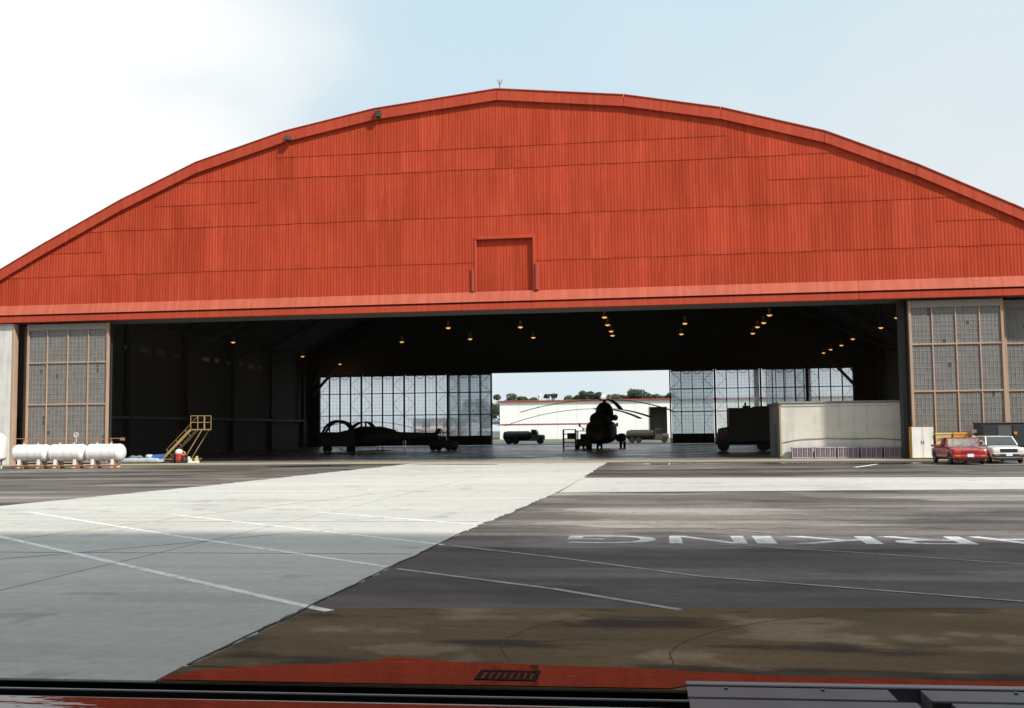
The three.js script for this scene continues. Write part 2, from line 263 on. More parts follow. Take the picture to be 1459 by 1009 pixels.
// seams and cracks in the paving are open joints filled with dark sealant
const rough = (pts) => new THREE.CatmullRomCurve3(pts.map(([x, z]) => new THREE.Vector3(x, 0, z))).getPoints(46).map((v) => [v.x + rr(-0.012, 0.012), v.z + rr(-0.012, 0.012)]);
for (const [pts, w, lab, mat] of [
  [wavy([-4.13, 57.3], [-3.98, 45.2], 14, 0.03), 0.026, 'dark open joint along the right edge of the concrete lane'],
  [[[-1.35, 57.0], [-1.55, 56.2], [-1.35, 55.3], [-0.9, 54.6]], 0.011, 'thin curved crack in the brown apron'],
  [[[0.05, 57.1], [0.0, 56.4], [0.3, 55.6], [0.9, 54.9], [1.6, 54.4]], 0.012, 'long curved crack in the brown apron'],
  [[[-8.6, 57], [-8.3, 40], [-8.0, 20]], 0.008, 'lengthwise slab joint in the concrete lane', M.paleSeam],
  [[[-19, 49.2], [-12, 49.3], [-4.1, 49.2]], 0.007, 'crosswise slab joint in the shaded concrete lane', M.paleSeam],
  [[[-19, 43.2], [-12, 43.3], [-4.1, 43.2]], 0.007, 'crosswise slab joint in the sunlit concrete lane', M.paleSeam],
  [[[-13, 53.0], [-9.5, 48.8], [-6.8, 45.0]], 0.01, 'hairline joint in the grey concrete lane', M.paleSeam],
]) structure(mesh(numbered('paving_joint'), stripe(rough(pts), w, 0.0105), mat ?? M.crack), lab);

// puddles
function blob(cx, cz, rx, rz, n = 26, jag = 0.22) { const p = []; const ph = rr(0, 6); for (let i = 0; i < n; i++) { const a = (i / n) * 2 * Math.PI, k = 1 + jag * Math.sin(3 * a + ph) * 0.6 + rr(-jag, jag) * 0.5; p.push(new THREE.Vector3(cx + rx * k * Math.cos(a), 0, cz + rz * k * Math.sin(a))); } return new THREE.CatmullRomCurve3(p, true).getPoints(n * 4).map((v) => [v.x, v.z]); }
const shore = new THREE.CatmullRomCurve3([[-4.1, 57.72], [-3.85, 57.46], [-3.3, 57.24], [-2.85, 57.14], [-2.6, 57.02], [-2.42, 56.86], [-2.25, 56.87], [-1.9, 56.97], [-1.5, 57.0], [-0.9, 57.05], [-0.3, 57.07], [0.25, 57.16], [0.6, 57.2], [1.0, 57.25], [1.6, 57.25], [2.3, 57.27], [2.8, 57.24], [4, 57.22], [6, 57.3], [8.6, 57.34]].map(([x, z]) => new THREE.Vector3(x, 0, z))).getPoints(160).map((v) => [v.x + rr(-0.012, 0.012), v.z + rr(-0.012, 0.012)]);
structure(mesh('puddle', sheetXZ([...shore, [8.6, 57.4], [0.16, 57.58], [0.0, 57.735], [-4.1, 57.85]], 0.0108), M.water), 'still puddle along the door track mirroring the red gable');
structure(mesh(numbered('puddle'), sheetXZ([...wavy([-8.6, 58.52], [0.05, 58.34], 30, 0.0), ...wavy([0.05, 59.3], [-8.6, 60.6], 20, 0.03)], 0.0062), M.water), 'still puddle behind the door track on the concrete floor');
taken.puddle = 1;
for (const [x, z, a, b, lab] of [[-12, 5.3, 2.6, 0.5, 'thin puddle on the tan apron before the opening'], [0.2, 6.4, 1.8, 0.9, 'shallow dark puddle before the pale shed'], [7.4, 6.0, 2.2, 0.8, 'long dark puddle before the slatted crates'], [11.2, 7.6, 2.0, 1.0, 'dark puddle beside the red pickup'], [-20.5, 6.5, 2.4, 0.8, 'shallow puddle left of the concrete lane']]) structure(mesh(numbered('puddle'), sheetXZ(blob(x, z, a, b), 0.0105), M.water), lab);

// drain grate in the puddle
{ const g = thing('drain_grate', 'small iron drain grate lying in the red mirroring puddle', 'drain grate', [-1.31, 0.0105, 57.44]);
  mesh('frame', [bx(-0.25, 0.25, 0, 0.005, -0.17, -0.13), bx(-0.25, 0.25, 0, 0.005, 0.13, 0.17), bx(-0.25, -0.21, 0, 0.005, -0.13, 0.13), bx(0.21, 0.25, 0, 0.005, -0.13, 0.13)], M.grateIron, g);
  for (let k = 0; k < 7; k++) mesh('slat', bx(-0.18 + k * 0.055, -0.145 + k * 0.055, 0.0, 0.004, -0.13, 0.13), M.grateIron, g); }

// steel door track in the foreground, in a shallow trench
{ const g = thing('door_track', 'steel door track with open dark slots set across the near apron', 'door track', [0, 0, 57.78], 0.027);
  const L = -8.7, Rr = 8.7, J = 0.12;
  mesh('trench_floor', bx(-10, 10, -0.30, -0.26, -0.9, 1.4), M.trench, g);
  mesh('lip', cham(L, -4.14, -0.24, 0.0035, -0.62, -0.02, 0.012), M.concrete, g); mesh('lip', cham(-4.13, J, -0.24, 0.0035, -0.62, -0.02, 0.012), M.brown, g); mesh('lip', cham(J + 0.005, Rr, -0.24, 0.0035, -0.62, -0.285, 0.012), M.brown, g);
  mesh('rail', cham(L, J, -0.03, 0.003, 0.255, 0.29, 0.006), M.steel, g); mesh('slot_shade_strip', bx(L, J, -0.25, -0.012, -0.018, -0.004), M.trench, g); mesh('slot_shade_strip', bx(L, J, -0.25, -0.031, 0.256, 0.289), M.trench, g); mesh('slot_shade_strip', bx(L, J, -0.029, -0.006, 0.2905, 0.298), M.trench, g);  // near-black strips below the rail paint shade onto the slot walls
  mesh('lip', cham(L, J, -0.24, 0.0035, 0.50, 1.1, 0.012), M.concrete, g);
  mesh('edge_strip', cham(J, Rr, -0.2, 0.016, -0.28, -0.17, 0.008), M.steel, g);
  mesh('cover_plate', cham(J, 1.62, -0.1, 0.01, -0.13, 0.2, 0.01), M.wetSteel, g);
  mesh('cover_plate', cham(1.86, Rr, -0.1, 0.01, -0.13, 0.2, 0.01), M.wetSteel, g);
  mesh('cover_plate', cham(J, 1.74, -0.1, 0.008, 0.235, 0.88, 0.01), M.wetSteel, g);
  mesh('cover_plate', cham(1.98, Rr, -0.1, 0.008, 0.235, 0.88, 0.01), M.wetSteel, g);
  for (let k = 0; k < 9; k++) { const x = 0.4 + k * 0.72 + rr(-0.05, 0.05); if (x > 1.4 && x < 2.1) continue; mesh('bolt', cyl(0.016, 0.012, x, 0.016, -0.06, 'y', 8), M.steel, g); } }

// painted word on the asphalt: reads from the hangar side
{ const font = await new FontLoader().loadAsync('fonts/droid/droid_sans_regular.typeface.json');
  const g = structure(new THREE.Group(), 'word PARKING in white block letters, upside down on asphalt'); g.name = 'parking_lettering'; scene.add(g);
  const spans = { G: [-1.82, -0.22], N: [0.02, 1.36], I: [1.52, 1.86], K: [2.1, 3.62], R: [3.72, 5.15], A: [5.28, 6.85], P: [7.0, 8.3] };
  for (const [ch, [x0, x1]] of Object.entries(spans)) {
    const bar1 = new THREE.Shape([[0, 0], [1, 0], [1, 1], [0, 1]].map((q) => new THREE.Vector2(...q))), s = new THREE.ExtrudeGeometry(ch === 'I' ? bar1 : font.generateShapes(ch, 1), { depth: 1, bevelEnabled: false, curveSegments: 8 }); s.computeBoundingBox(); const b = s.boundingBox, p = s.attributes.position;
    for (let i = 0; i < p.count; i++) { const u = (p.getX(i) - b.min.x) / (b.max.x - b.min.x), v = (p.getY(i) - b.min.y) / (b.max.y - b.min.y); p.setXYZ(i, x1 - u * (x1 - x0), p.getZ(i) > 0.5 ? 0.005 : 0.0005, 46.1 + v * 1.28 - (x0 + 1) * 0.01); }
    s.computeVertexNormals(); mesh('letter', s, M.lettering, g);
  } }

// ---------------------------------------------------------------- the red hangar
const XC = -10.3, ARCH = [[0, 23.8], [8.1, 22.95], [14.1, 21.8], [20.3, 20.0], [25.6, 17.7], [31, 15.0], [36, 12.35], [41.2, 9.6]], DEPTH = 66.7;
const arch = (dx) => { dx = Math.abs(dx); for (let i = 0; i + 1 < ARCH.length; i++) if (dx <= ARCH[i + 1][0]) { const [a, ya] = ARCH[i], [b, yb] = ARCH[i + 1]; return mix(ya, yb, (dx - a) / (b - a)); } return 9.6; };
const kinks = [...ARCH.slice(1).reverse().map(([a, y]) => [-a, y]), ...ARCH];
function gable(shrink = 0, holes = []) { const s = new THREE.Shape(); s.moveTo(-41.2, 9.62); kinks.forEach(([a, y]) => s.lineTo(a * (1 - shrink / 41.2), Math.max(9.63, y - shrink))); s.lineTo(41.2 - shrink, 9.62); s.closePath(); for (const h of holes) s.holes.push(new THREE.Path(h.map((p) => new THREE.Vector2(...p)))); return s; }
function shell(g, zf, dir, inner) {                     // roof slabs, side walls
  for (let i = 0; i + 1 < kinks.length; i++) { const [a, ya] = kinks[i], [b, yb] = kinks[i + 1], z0 = zf, z1 = zf + dir * (DEPTH + 0.9); mesh('roof_slab', hull8([[a, ya - 0.5, z0], [b, yb - 0.5, z0], [b, yb - 0.5, z1], [a, ya - 0.5, z1]], [[a, ya - 0.1, z0], [b, yb - 0.1, z0], [b, yb - 0.1, z1], [a, ya - 0.1, z1]]), inner, g); mesh('roof_cover', hull8([[a, ya - 0.09, z0], [b, yb - 0.09, z0], [b, yb - 0.09, z1], [a, ya - 0.09, z1]], [[a, ya, z0], [b, yb, z0], [b, yb, z1], [a, ya, z1]]), M.roof, g); }
}
const hangar = thing('aircraft_hangar', 'huge red arched corrugated metal hangar with its doors slid open', 'hangar', [XC, 0, 0]);
{ const g = hangar, BX0 = -1.45, BX1 = 2.21, BY = 14.18;   // box recess in hangar coordinates
  mesh('gable_wall', new THREE.ExtrudeGeometry(gable(0.15, [[[BX0, 10.75], [BX1, 10.75], [BX1, BY], [BX0, BY]]]), { depth: 0.3, bevelEnabled: false }).translate(0, 0, 0.05), M.redBack, g);
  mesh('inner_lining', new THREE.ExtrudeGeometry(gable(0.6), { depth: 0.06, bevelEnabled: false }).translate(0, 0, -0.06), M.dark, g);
  // corrugated sheets
  const PW = 1.22, RIBS = 6, D = 0.014;
  function sheet(x0, y0, topFn, lift, mi) {
    const pos = [], idx = [], xs = [], zs = [];
    for (let r = 0; r < RIBS; r++) for (const [f, z] of [[0, 0], [0.42, 0], [0.54, D], [0.88, D]]) { xs.push(x0 + (r + f) * PW / RIBS); zs.push(z); }
    xs.push(x0 + PW); zs.push(0);
    xs.forEach((x, i) => { const yt = Math.max(y0 + 0.02, topFn(x)); pos.push(x, y0, 0.385 + zs[i] + lift + 0.027, x, yt, 0.385 + zs[i] + lift); });
    for (let i = 0; i + 1 < xs.length; i++) { const a = 2 * i; idx.push(a, a + 2, a + 1, a + 1, a + 2, a + 3); }
    const q = new THREE.BufferGeometry(); q.setAttribute('position', new THREE.Float32BufferAttribute(pos, 3)); q.setIndex(idx); const flat = q.toNonIndexed(); flat.computeVertexNormals();
    mesh('siding_sheet', flat, M.siding[mi], g);
  }
  const c0 = Math.ceil((-41 - BX0) / PW), c1 = Math.floor((41 - BX0) / PW);
  for (let c = c0; c < c1; c++) {
    const x0 = BX0 + c * PW, mid = x0 + PW / 2, top = (x) => arch(x) - 0.45, hi = Math.max(top(x0), top(x0 + PW)), ad = Math.abs(mid);
    const cuts = [10.72, 12.68 + rr(-.02, .02), 15.66 + rr(-.02, .02), 18.72 + rr(-.02, .02)];
    if (ad < 15) cuts.push(20.12); else if (ad > 16.5 && ad < 23) cuts.push(17.2); else if (ad > 26.5 && ad < 31) cuts.push(14.25);
    cuts.sort((a, b) => a - b);
    if (c >= 0 && c < 3) { cuts.splice(0, cuts.findIndex((y) => y > BY), BY); }
    for (let k = 0; k < cuts.length; k++) { if (cuts[k] > hi - 0.3) break; const nx = cuts[k + 1] && cuts[k + 1] < hi - 0.3 ? cuts[k + 1] + 0.06 : 99; sheet(x0, cuts[k], (x) => Math.min(nx, top(x)), (c & 1) * 0.004 + rr(0, 0.003), R() < 0.5 ? 0 : Math.floor(R() * 5)); }
  }
  // recessed panel above the opening
  const rc = part('recessed_panel', g);
  for (let c = 0; c < 3; c++) { const xs = BX0 + c * PW, ge = []; for (let r = 0; r < 6; r++) ge.push(bx(xs + (r + 0.55) * PW / 6, xs + (r + 0.95) * PW / 6, 10.76, BY - 0.02, 0.235, 0.252)); mesh('siding_sheet', [bx(xs + 0.004, xs + PW - 0.004, 10.76, BY - 0.01, 0.19, 0.235), ...ge], M.siding[c], rc); }
  mesh('jamb', cham(BX1 - 0.02, BX1 + 0.14, 10.76, BY + 0.16, 0.36, 0.50), M.fascia, rc); mesh('jamb', cham(BX0 - 0.12, BX0 + 0.02, 10.76, BY + 0.16, 0.36, 0.47), M.fascia, rc); mesh('lintel', cham(BX0 + 0.02, BX1 - 0.02, BY - 0.04, BY + 0.16, 0.36, 0.52), M.fascia, rc);
  mesh('conduit_box', cham(BX1 + 0.15, BX1 + 0.36, 10.8, 12.5, 0.44, 0.60), M.redBack, rc); mesh('conduit_box', cham(BX0 - 0.3, BX0 - 0.14, 10.8, 12.3, 0.44, 0.54), M.redBack, rc);
  // fascia along the arch
  for (let i = 0; i + 1 < kinks.length; i++) { const [a, ya] = kinks[i], [b, yb] = kinks[i + 1], e = 0.012; const w = 0.66; mesh('fascia_board', hull8([[a + e, ya - w, 0.40], [b - e, yb - w, 0.40], [b - e, yb - w, 0.62], [a + e, ya - w, 0.62]].map(p => p), [[a + e, ya + 0.05, 0.40], [b - e, yb + 0.05, 0.40], [b - e, yb + 0.05, 0.62], [a + e, ya + 0.05, 0.62]]), M.fascia, g);
    mesh('edge_flashing', hull8([[a + e, ya + 0.052, 0.36], [b - e, yb + 0.052, 0.36], [b - e, yb + 0.052, 0.68], [a + e, ya + 0.052, 0.68]], [[a + e, ya + 0.10, 0.36], [b - e, yb + 0.10, 0.36], [b - e, yb + 0.10, 0.68], [a + e, ya + 0.10, 0.68]]), M.header, g); }
  // door header: sloped flashing over a lip
  for (const [a, b] of [[-41.2, -20], [-20, 2.05], [2.05, 22], [22, 41.2]]) {
    mesh('header_flashing', hull8([[a + 0.01, 10.12, 0.36], [b - 0.01, 10.12, 0.36], [b - 0.01, 10.12, 0.70], [a + 0.01, 10.12, 0.70]], [[a + 0.01, 10.80, 0.36], [b - 0.01, 10.80, 0.36], [b - 0.01, 10.76, 0.45], [a + 0.01, 10.76, 0.45]]), M.header, g);
    mesh('header_lip', cham(a + 0.01, b - 0.01, 9.60, 10.02, 0.40, 0.62, 0.02), M.fascia, g);
  }
  mesh('header_track', bx(-41, 41, 9.66, 10.1, -2.6, 0.34), M.dark, g);
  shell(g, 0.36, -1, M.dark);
  // side walls, rear gable
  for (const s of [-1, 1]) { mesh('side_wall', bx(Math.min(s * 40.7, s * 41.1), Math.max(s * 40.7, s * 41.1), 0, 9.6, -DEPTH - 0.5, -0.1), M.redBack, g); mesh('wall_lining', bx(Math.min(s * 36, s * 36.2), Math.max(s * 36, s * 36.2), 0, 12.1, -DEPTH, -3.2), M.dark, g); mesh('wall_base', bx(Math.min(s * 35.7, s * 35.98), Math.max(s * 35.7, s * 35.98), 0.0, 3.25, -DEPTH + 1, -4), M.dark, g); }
  mesh('duct', cham(-35.68, -35.2, 3.3, 3.52, -DEPTH + 3, -12, 0.04), M.grey, g);
  for (let k = 0; k < 13; k++) { const a = -15.6 - k * 3.1 + rr(-0.4, 0.4), b = a - rr(0.7, 1.9), y = 9.2 + rr(0, 0.15); mesh('window', quad([-35.97, y, a], [-35.97, y + rr(0.35, 0.6), a], [-35.97, y + rr(0.35, 0.6), b], [-35.97, y, b]), M.windowDim, g); }
  mesh('rear_gable', new THREE.ExtrudeGeometry(gable(0.15), { depth: 0.3, bevelEnabled: false }).translate(0, 0, -DEPTH - 0.5), M.dark, g);
  mesh('rear_wall', bx(-41, -34.46, 0, 9.6, -DEPTH - 0.5, -DEPTH - 0.1), M.dark, g); mesh('rear_wall', bx(33, 41, 0, 9.6, -DEPTH - 0.5, -DEPTH - 0.1), M.dark, g);
  mesh('rear_track', bx(-34.4, 33, 9.3, 9.62, -DEPTH - 1.6, -DEPTH + 0.3), M.dark, g);
  // front walls beside the door pockets
  mesh('front_wall', cham(-41.2, -33.55, 0, 9.58, -0.1, 0.3, 0.02), M.whiteWall, g); mesh('corner_trim', cham(-33.54, -33.38, 0, 9.55, -0.1, 0.36, 0.02), M.tanFrame, g);
  // arched trusses and knee braces, columns
  for (let k = 0; k < 6; k++) { const z = -8 - k * 11, q = []; for (let i = 0; i + 1 < kinks.length; i++) { const [a, ya] = kinks[i], [b, yb] = kinks[i + 1]; q.push(bar([a, ya - 0.8, z], [b, yb - 0.8, z], 0.2), bar([a, Math.max(9.7, ya - 3.2), z], [b, Math.max(9.7, yb - 3.2), z], 0.2), bar([a, ya - 0.8, z], [b, Math.max(9.7, yb - 3.2), z], 0.1), bar([a, ya - 0.8, z], [a, Math.max(9.65, ya - 3.2), z], 0.1)); } mesh('truss', q, M.dark, g); for (const s of [-1, 1]) mesh('column', bx(s * 35.4 - 0.2, s * 35.4 + 0.2, 0.008, 12, z - 0.2, z + 0.2), M.dark, g); }
  for (const s of [-1, 1]) { mesh('knee_brace', bar([s * 34.2 - 0.9, 6.6, -DEPTH + 1.2], [s * 31.2 - 0.9, 9.9, -DEPTH + 1.2], 0.32), M.dark, g); mesh('knee_brace', bar([s * 34 - 0.9, 8, -DEPTH + 1.2], [s * 33 - 0.9, 9.9, -DEPTH + 1.2], 0.16), M.dark, g); }
  mesh('vent_hood', cham(-7.98, -7.62, 22.4, 22.82, 0.63, 0.86), M.darkSteel, g); mesh('vent_hood', hull8([[-14.1, 21.2, 0.63], [-13.65, 21.15, 0.63], [-13.65, 21.15, 0.9], [-14.1, 21.2, 0.9]], [[-14.1, 21.55, 0.63], [-13.8, 21.45, 0.63], [-13.8, 21.45, 0.7], [-14.1, 21.55, 0.7]]), M.darkSteel, g);
  mesh('antenna', [rod([0.15, 23.85, 0.2], [0.15, 24.5, 0.2], 0.03), rod([0.15, 24.2, 0.2], [0.0, 24.6, 0.2], 0.025), rod([0.15, 24.2, 0.2], [0.3, 24.6, 0.2], 0.025)], M.grey, g);
}

// door leaves: frame, twelve lights of small panes, kick panel, bracing
function leaf(parent, x0, x1, z, o) {
  const g = part('door_leaf', parent); g.position.set(x0, 0, z);
  const W = x1 - x0, cw = W / 4, rows = [1.25, 4.03, 6.86, 9.12], TOP = 9.52, fr = o.frame, dz = 0.07;
  const sw = o.sw ?? 0.08; for (const x of [sw, W - sw]) mesh('stile', cham(x - sw, x + sw, 0.1, TOP, -dz - 0.03, dz + 0.03, 0.015), fr, g);
  for (let k = 1; k < 4; k++) mesh('mullion', cham(k * cw - 0.042, k * cw + 0.042, rows[0] + 0.06, rows[3] - 0.06, -dz, dz, 0.012), fr, g);
  rows.forEach((y, i) => mesh('rail', cham(0.165, W - 0.165, y - 0.05, i === 3 ? TOP - 0.01 : y + 0.05, -dz - 0.01, dz + 0.012, 0.012), i === 3 ? o.head : fr, g));
  mesh('kick_panel', cham(0.165, W - 0.165, 0.1, rows[0] - 0.055, -0.04, 0.04, 0.01), o.kick, g);
  const mun = [], NX = o.nx ?? 5, NY = o.ny ?? 8, mt = o.mt ?? 0.014;
  for (let c = 0; c < 4; c++) for (let r = 0; r < 3; r++) {
    const a = c * cw + (c ? 0.056 : 0.165), b = (c + 1) * cw - (c < 3 ? 0.056 : 0.165), y0 = rows[r] + 0.052, y1 = rows[r + 1] - 0.052;
    const p = mesh('pane', quad([a, y0, 0], [b, y0, 0], [b, y1, 0], [a, y1, 0]), o.glass, g);
    for (let i = 1; i < NX; i++) mun.push(bx(a + (b - a) * i / NX - mt, a + (b - a) * i / NX + mt, y0, y1, -0.016, 0.018));
    for (let j = 1; j < NY; j++) mun.push(bx(a, b, y0 + (y1 - y0) * j / NY - mt, y0 + (y1 - y0) * j / NY + mt, -0.014, 0.020));
    if (o.patch) for (let t = 0; t < o.patch; t++) if (R() < 0.42) { const i = Math.floor(R() * NX), j = Math.floor(R() * NY), n = R() < 0.35 ? 2 : 1, wx = (b - a) / NX, wy = (y1 - y0) / NY; mesh('replaced_pane', bx(a + i * wx + 0.015, a + (i + 1) * wx - 0.015, y0 + j * wy + 0.02, y0 + Math.min(NY, j + n) * wy - 0.02, 0.004, 0.012), M.darkPane, g); }
  }
  mesh('muntin_grid', mun, o.muntin, g).userData.kind = 'stuff';
  const br = []; const zb = o.zb ?? -0.30, bt = o.bt ?? 0.05;
  for (const c of o.cols ?? [0, 3]) { const a = c * cw + 0.06, b = (c + 1) * cw - 0.06; for (let r = 0; r < 3; r++) { const y0 = rows[r], y1 = rows[r + 1], ym = (y0 + y1) / 2, flip = c === 0; const q0 = flip ? a : b, q1 = flip ? b : a; br.push(bar([q0, y0, zb], [q1, ym, zb], bt), bar([q1, ym, zb], [q0, y1, zb], bt)); } }
  for (const c of [1, 2]) { const m = (c + 0.5) * cw; br.push(bar([m - cw / 2, rows[3], zb], [m, rows[3] - 0.45, zb], 0.05), bar([m, rows[3] - 0.45, zb], [m + cw / 2, rows[3], zb], 0.05)); }
  for (let k = 0; k <= 4; k++) br.push(bx(k * cw - 0.05, k * cw + 0.05, 0.2, TOP, zb - 0.05, zb + 0.05));
  mesh('bracing', br, o.brace ?? M.darkSteel, g);
  return g;
}
const H0 = 10.3;                                        // world x to hangar x
const FRONT = { frame: M.tanFrame, head: M.muntin, kick: M.kick, glass: M.glass, muntin: M.muntin, patch: 1, nx: 5, ny: 8 };
const FAR = { frame: M.farFrame, head: M.dark, kick: M.dark, glass: M.farGlass, muntin: M.darkGrey, nx: 3, ny: 6, mt: 0.007, sw: 0.05, zb: 0.3, bt: 0.03 };
for (const [a, b, z] of [[-42.94, -36.98, 0], [-43.75, -38.0, -0.95], [14.62, 20.05, 0], [14.66, 20.2, -0.95], [20.3, 25.9, -0.95]]) leaf(hangar, a + H0, b + H0, z, FRONT);
for (let k = 0; k < 4; k++) leaf(hangar, -44.76 + H0 + k * 5.7, -44.76 + H0 + (k + 1) * 5.7 - 0.03, -DEPTH, FAR);
leaf(hangar, -27.6 + H0, -22.0 + H0, -DEPTH - 0.85, FAR);
for (let k = 0; k < 4; k++) leaf(hangar, 0.6 + H0 + k * 5.55, 0.6 + H0 + (k + 1) * 5.55 - 0.03, -DEPTH, FAR);
leaf(hangar, 0.62 + H0, 6.15 + H0, -DEPTH - 0.85, FAR); leaf(hangar, 12.45 + H0, 17.0 + H0, -DEPTH - 0.85, FAR);
mesh('leaf_shade_post', bx(14.28 + H0, 14.56 + H0, 0.01, 9.6, -1.5, -0.6), M.darkSteel, hangar);  // added dark post, painted shade for the second leaf's edge
for (const x of [11.3, 17.55]) mesh('column', bx(x + H0 - 0.32, x + H0 + 0.32, 0, 9.5, -DEPTH - 1.5, -DEPTH - 1.2), M.grey, hangar);

// ---------------------------------------------------------------- the hangar at the photographer's back; its shade lies on the near ground
{ const g = thing('aircraft_hangar', 'second arched hangar opposite the red one, shading the near apron', 'hangar', [13, 0, 60]);
  mesh('gable_wall', new THREE.ExtrudeGeometry(gable(0), { depth: 0.3, bevelEnabled: false }), M.redBack, g);
  shell(g, 0, 1, M.dark);
  for (const s of [-1, 1]) { mesh('side_wall', bx(Math.min(s * 40.7, s * 41.1), Math.max(s * 40.7, s * 41.1), 0, 9.6, 0.1, DEPTH), M.redBack, g); mesh('front_wall', bx(Math.min(s * 27, s * 40.6), Math.max(s * 27, s * 40.6), 0, 9.6, 0.05, 0.3), M.whiteWall, g); }
  mesh('rear_wall', bx(-40.6, 40.6, 0, 9.6, DEPTH - 0.3, DEPTH), M.redBack, g); mesh('rear_gable', new THREE.ExtrudeGeometry(gable(0.15), { depth: 0.3, bevelEnabled: false }).translate(0, 0, DEPTH), M.redBack, g); }

// ---------------------------------------------------------------- things before the hangar, left side
{ const labs = ['white horizontal pressure tank at the end beside the white wall', 'white horizontal pressure tank between the other two of its row', 'white horizontal pressure tank at the end beside the dark opening'];
  const t = thing('pressure_tank', labs[0], 'tank', [-37.28, 0, 8], 0, 'white pressure tanks in a row');
  const prof = [[0, -1.2]]; for (let k = 1; k <= 8; k++) { const a = (k / 8) * Math.PI / 2; prof.push([0.51 * Math.sin(a), -0.9 - 0.3 * Math.cos(a)]); } for (let k = 0; k <= 8; k++) { const a = (k / 8) * Math.PI / 2; prof.push([0.51 * Math.cos(a), 0.9 + 0.3 * Math.sin(a)]); }
  mesh('shell', new THREE.LatheGeometry(prof.map((p) => new THREE.Vector2(...p)), 40).rotateZ(Math.PI / 2).translate(0, 0.92, 0), M.whitePaint, t);
  for (const x of [-0.88, 0.88]) mesh('weld_band', new THREE.TorusGeometry(0.511, 0.012, 6, 36).rotateY(Math.PI / 2).translate(x, 0.92, 0), M.whitePaint, t);
  for (const x of [-0.62, 0.62]) { const sd = part('saddle', t); mesh('web', prism([[-0.42, 0.06], [0.42, 0.06], [0.36, 0.62], [0.2, 0.47], [0, 0.42], [-0.2, 0.47], [-0.36, 0.62]].map(([a, b]) => [a, b]), -0.09, 0.09).rotateY(Math.PI / 2).translate(x, 0, 0), M.whitePaint, sd); mesh('foot', cham(x - 0.16, x + 0.16, 0.005, 0.06, -0.46, 0.46, 0.01), M.rust, sd); mesh('stiffener', cham(x + 0.1, x + 0.15, 0.06, 0.44, 0.05, 0.34, 0.01), M.timber, sd); }
  for (const x of [-0.55, 0.35]) { const v = part('valve', t); mesh('neck', cyl(0.06, 0.14, x, 1.47, 0, 'y', 12), M.whitePaint, v); mesh('flange', cyl(0.11, 0.03, x, 1.54, 0, 'y', 14), M.rust, v); mesh('stem', cyl(0.03, 0.2, x, 1.65, 0, 'y', 8), M.rust, v); }
  mesh('skid', [cham(-1.1, 1.1, 0.16, 0.22, 0.40, 0.46, 0.01)], M.rust, t);
  copyOf(t, labs[1], [-34.98, 0, 8]); copyOf(t, labs[2], [-32.62, 0, 8]);
  const m = thing('pipe_manifold', 'thin rusty pipe run on short posts above the white tanks', 'pipe', [-34.9, 0, 8]);
  mesh('pipe', [rod([-3.5, 1.78, 0.0], [3.45, 1.74, 0.0], 0.022)], M.rust, m); for (const x of [-2.93, -2.03, -0.63, 0.27, 1.73, 2.63]) mesh('post', rod([x, 1.62, 0], [x, 1.77, 0], 0.018), M.rust, m);
  mesh('hand_wheel', [new THREE.TorusGeometry(0.13, 0.02, 8, 20).translate(0.42, 1.98, 0.05), rod([0.42, 1.5, 0.02], [0.42, 1.98, 0.05], 0.018), rod([0.31, 1.9, 0.05], [0.53, 2.06, 0.05], 0.012)], M.whitePaint, m); mesh('gauge_box', cham(3.2, 3.45, 1.62, 1.78, -0.08, 0.1, 0.02), M.rust, m);
  const v = thing('storage_tank', 'upright white domed tank before the white wall', 'tank', [-39.85, 0, 8.2]);
  const pr = [[0, 2.25]]; for (let k = 1; k <= 8; k++) { const a = (k / 8) * Math.PI / 2; pr.push([0.9 * Math.sin(a), 1.7 + 0.55 * Math.cos(a)]); } pr.push([0.9, 0.7]); for (let k = 1; k <= 5; k++) { const a = (k / 5) * Math.PI / 2; pr.push([0.9 * Math.cos(a), 0.7 - 0.35 * Math.sin(a)]); }
  mesh('shell', new THREE.LatheGeometry(pr.map((p) => new THREE.Vector2(...p)), 36), M.whitePaint, v); for (let k = 0; k < 4; k++) { const a = Math.PI / 4 + k * Math.PI / 2; mesh('leg', rod([0.6 * Math.cos(a), 0.004, 0.6 * Math.sin(a)], [0.6 * Math.cos(a), 0.6, 0.6 * Math.sin(a)], 0.05), M.whitePaint, v); } }

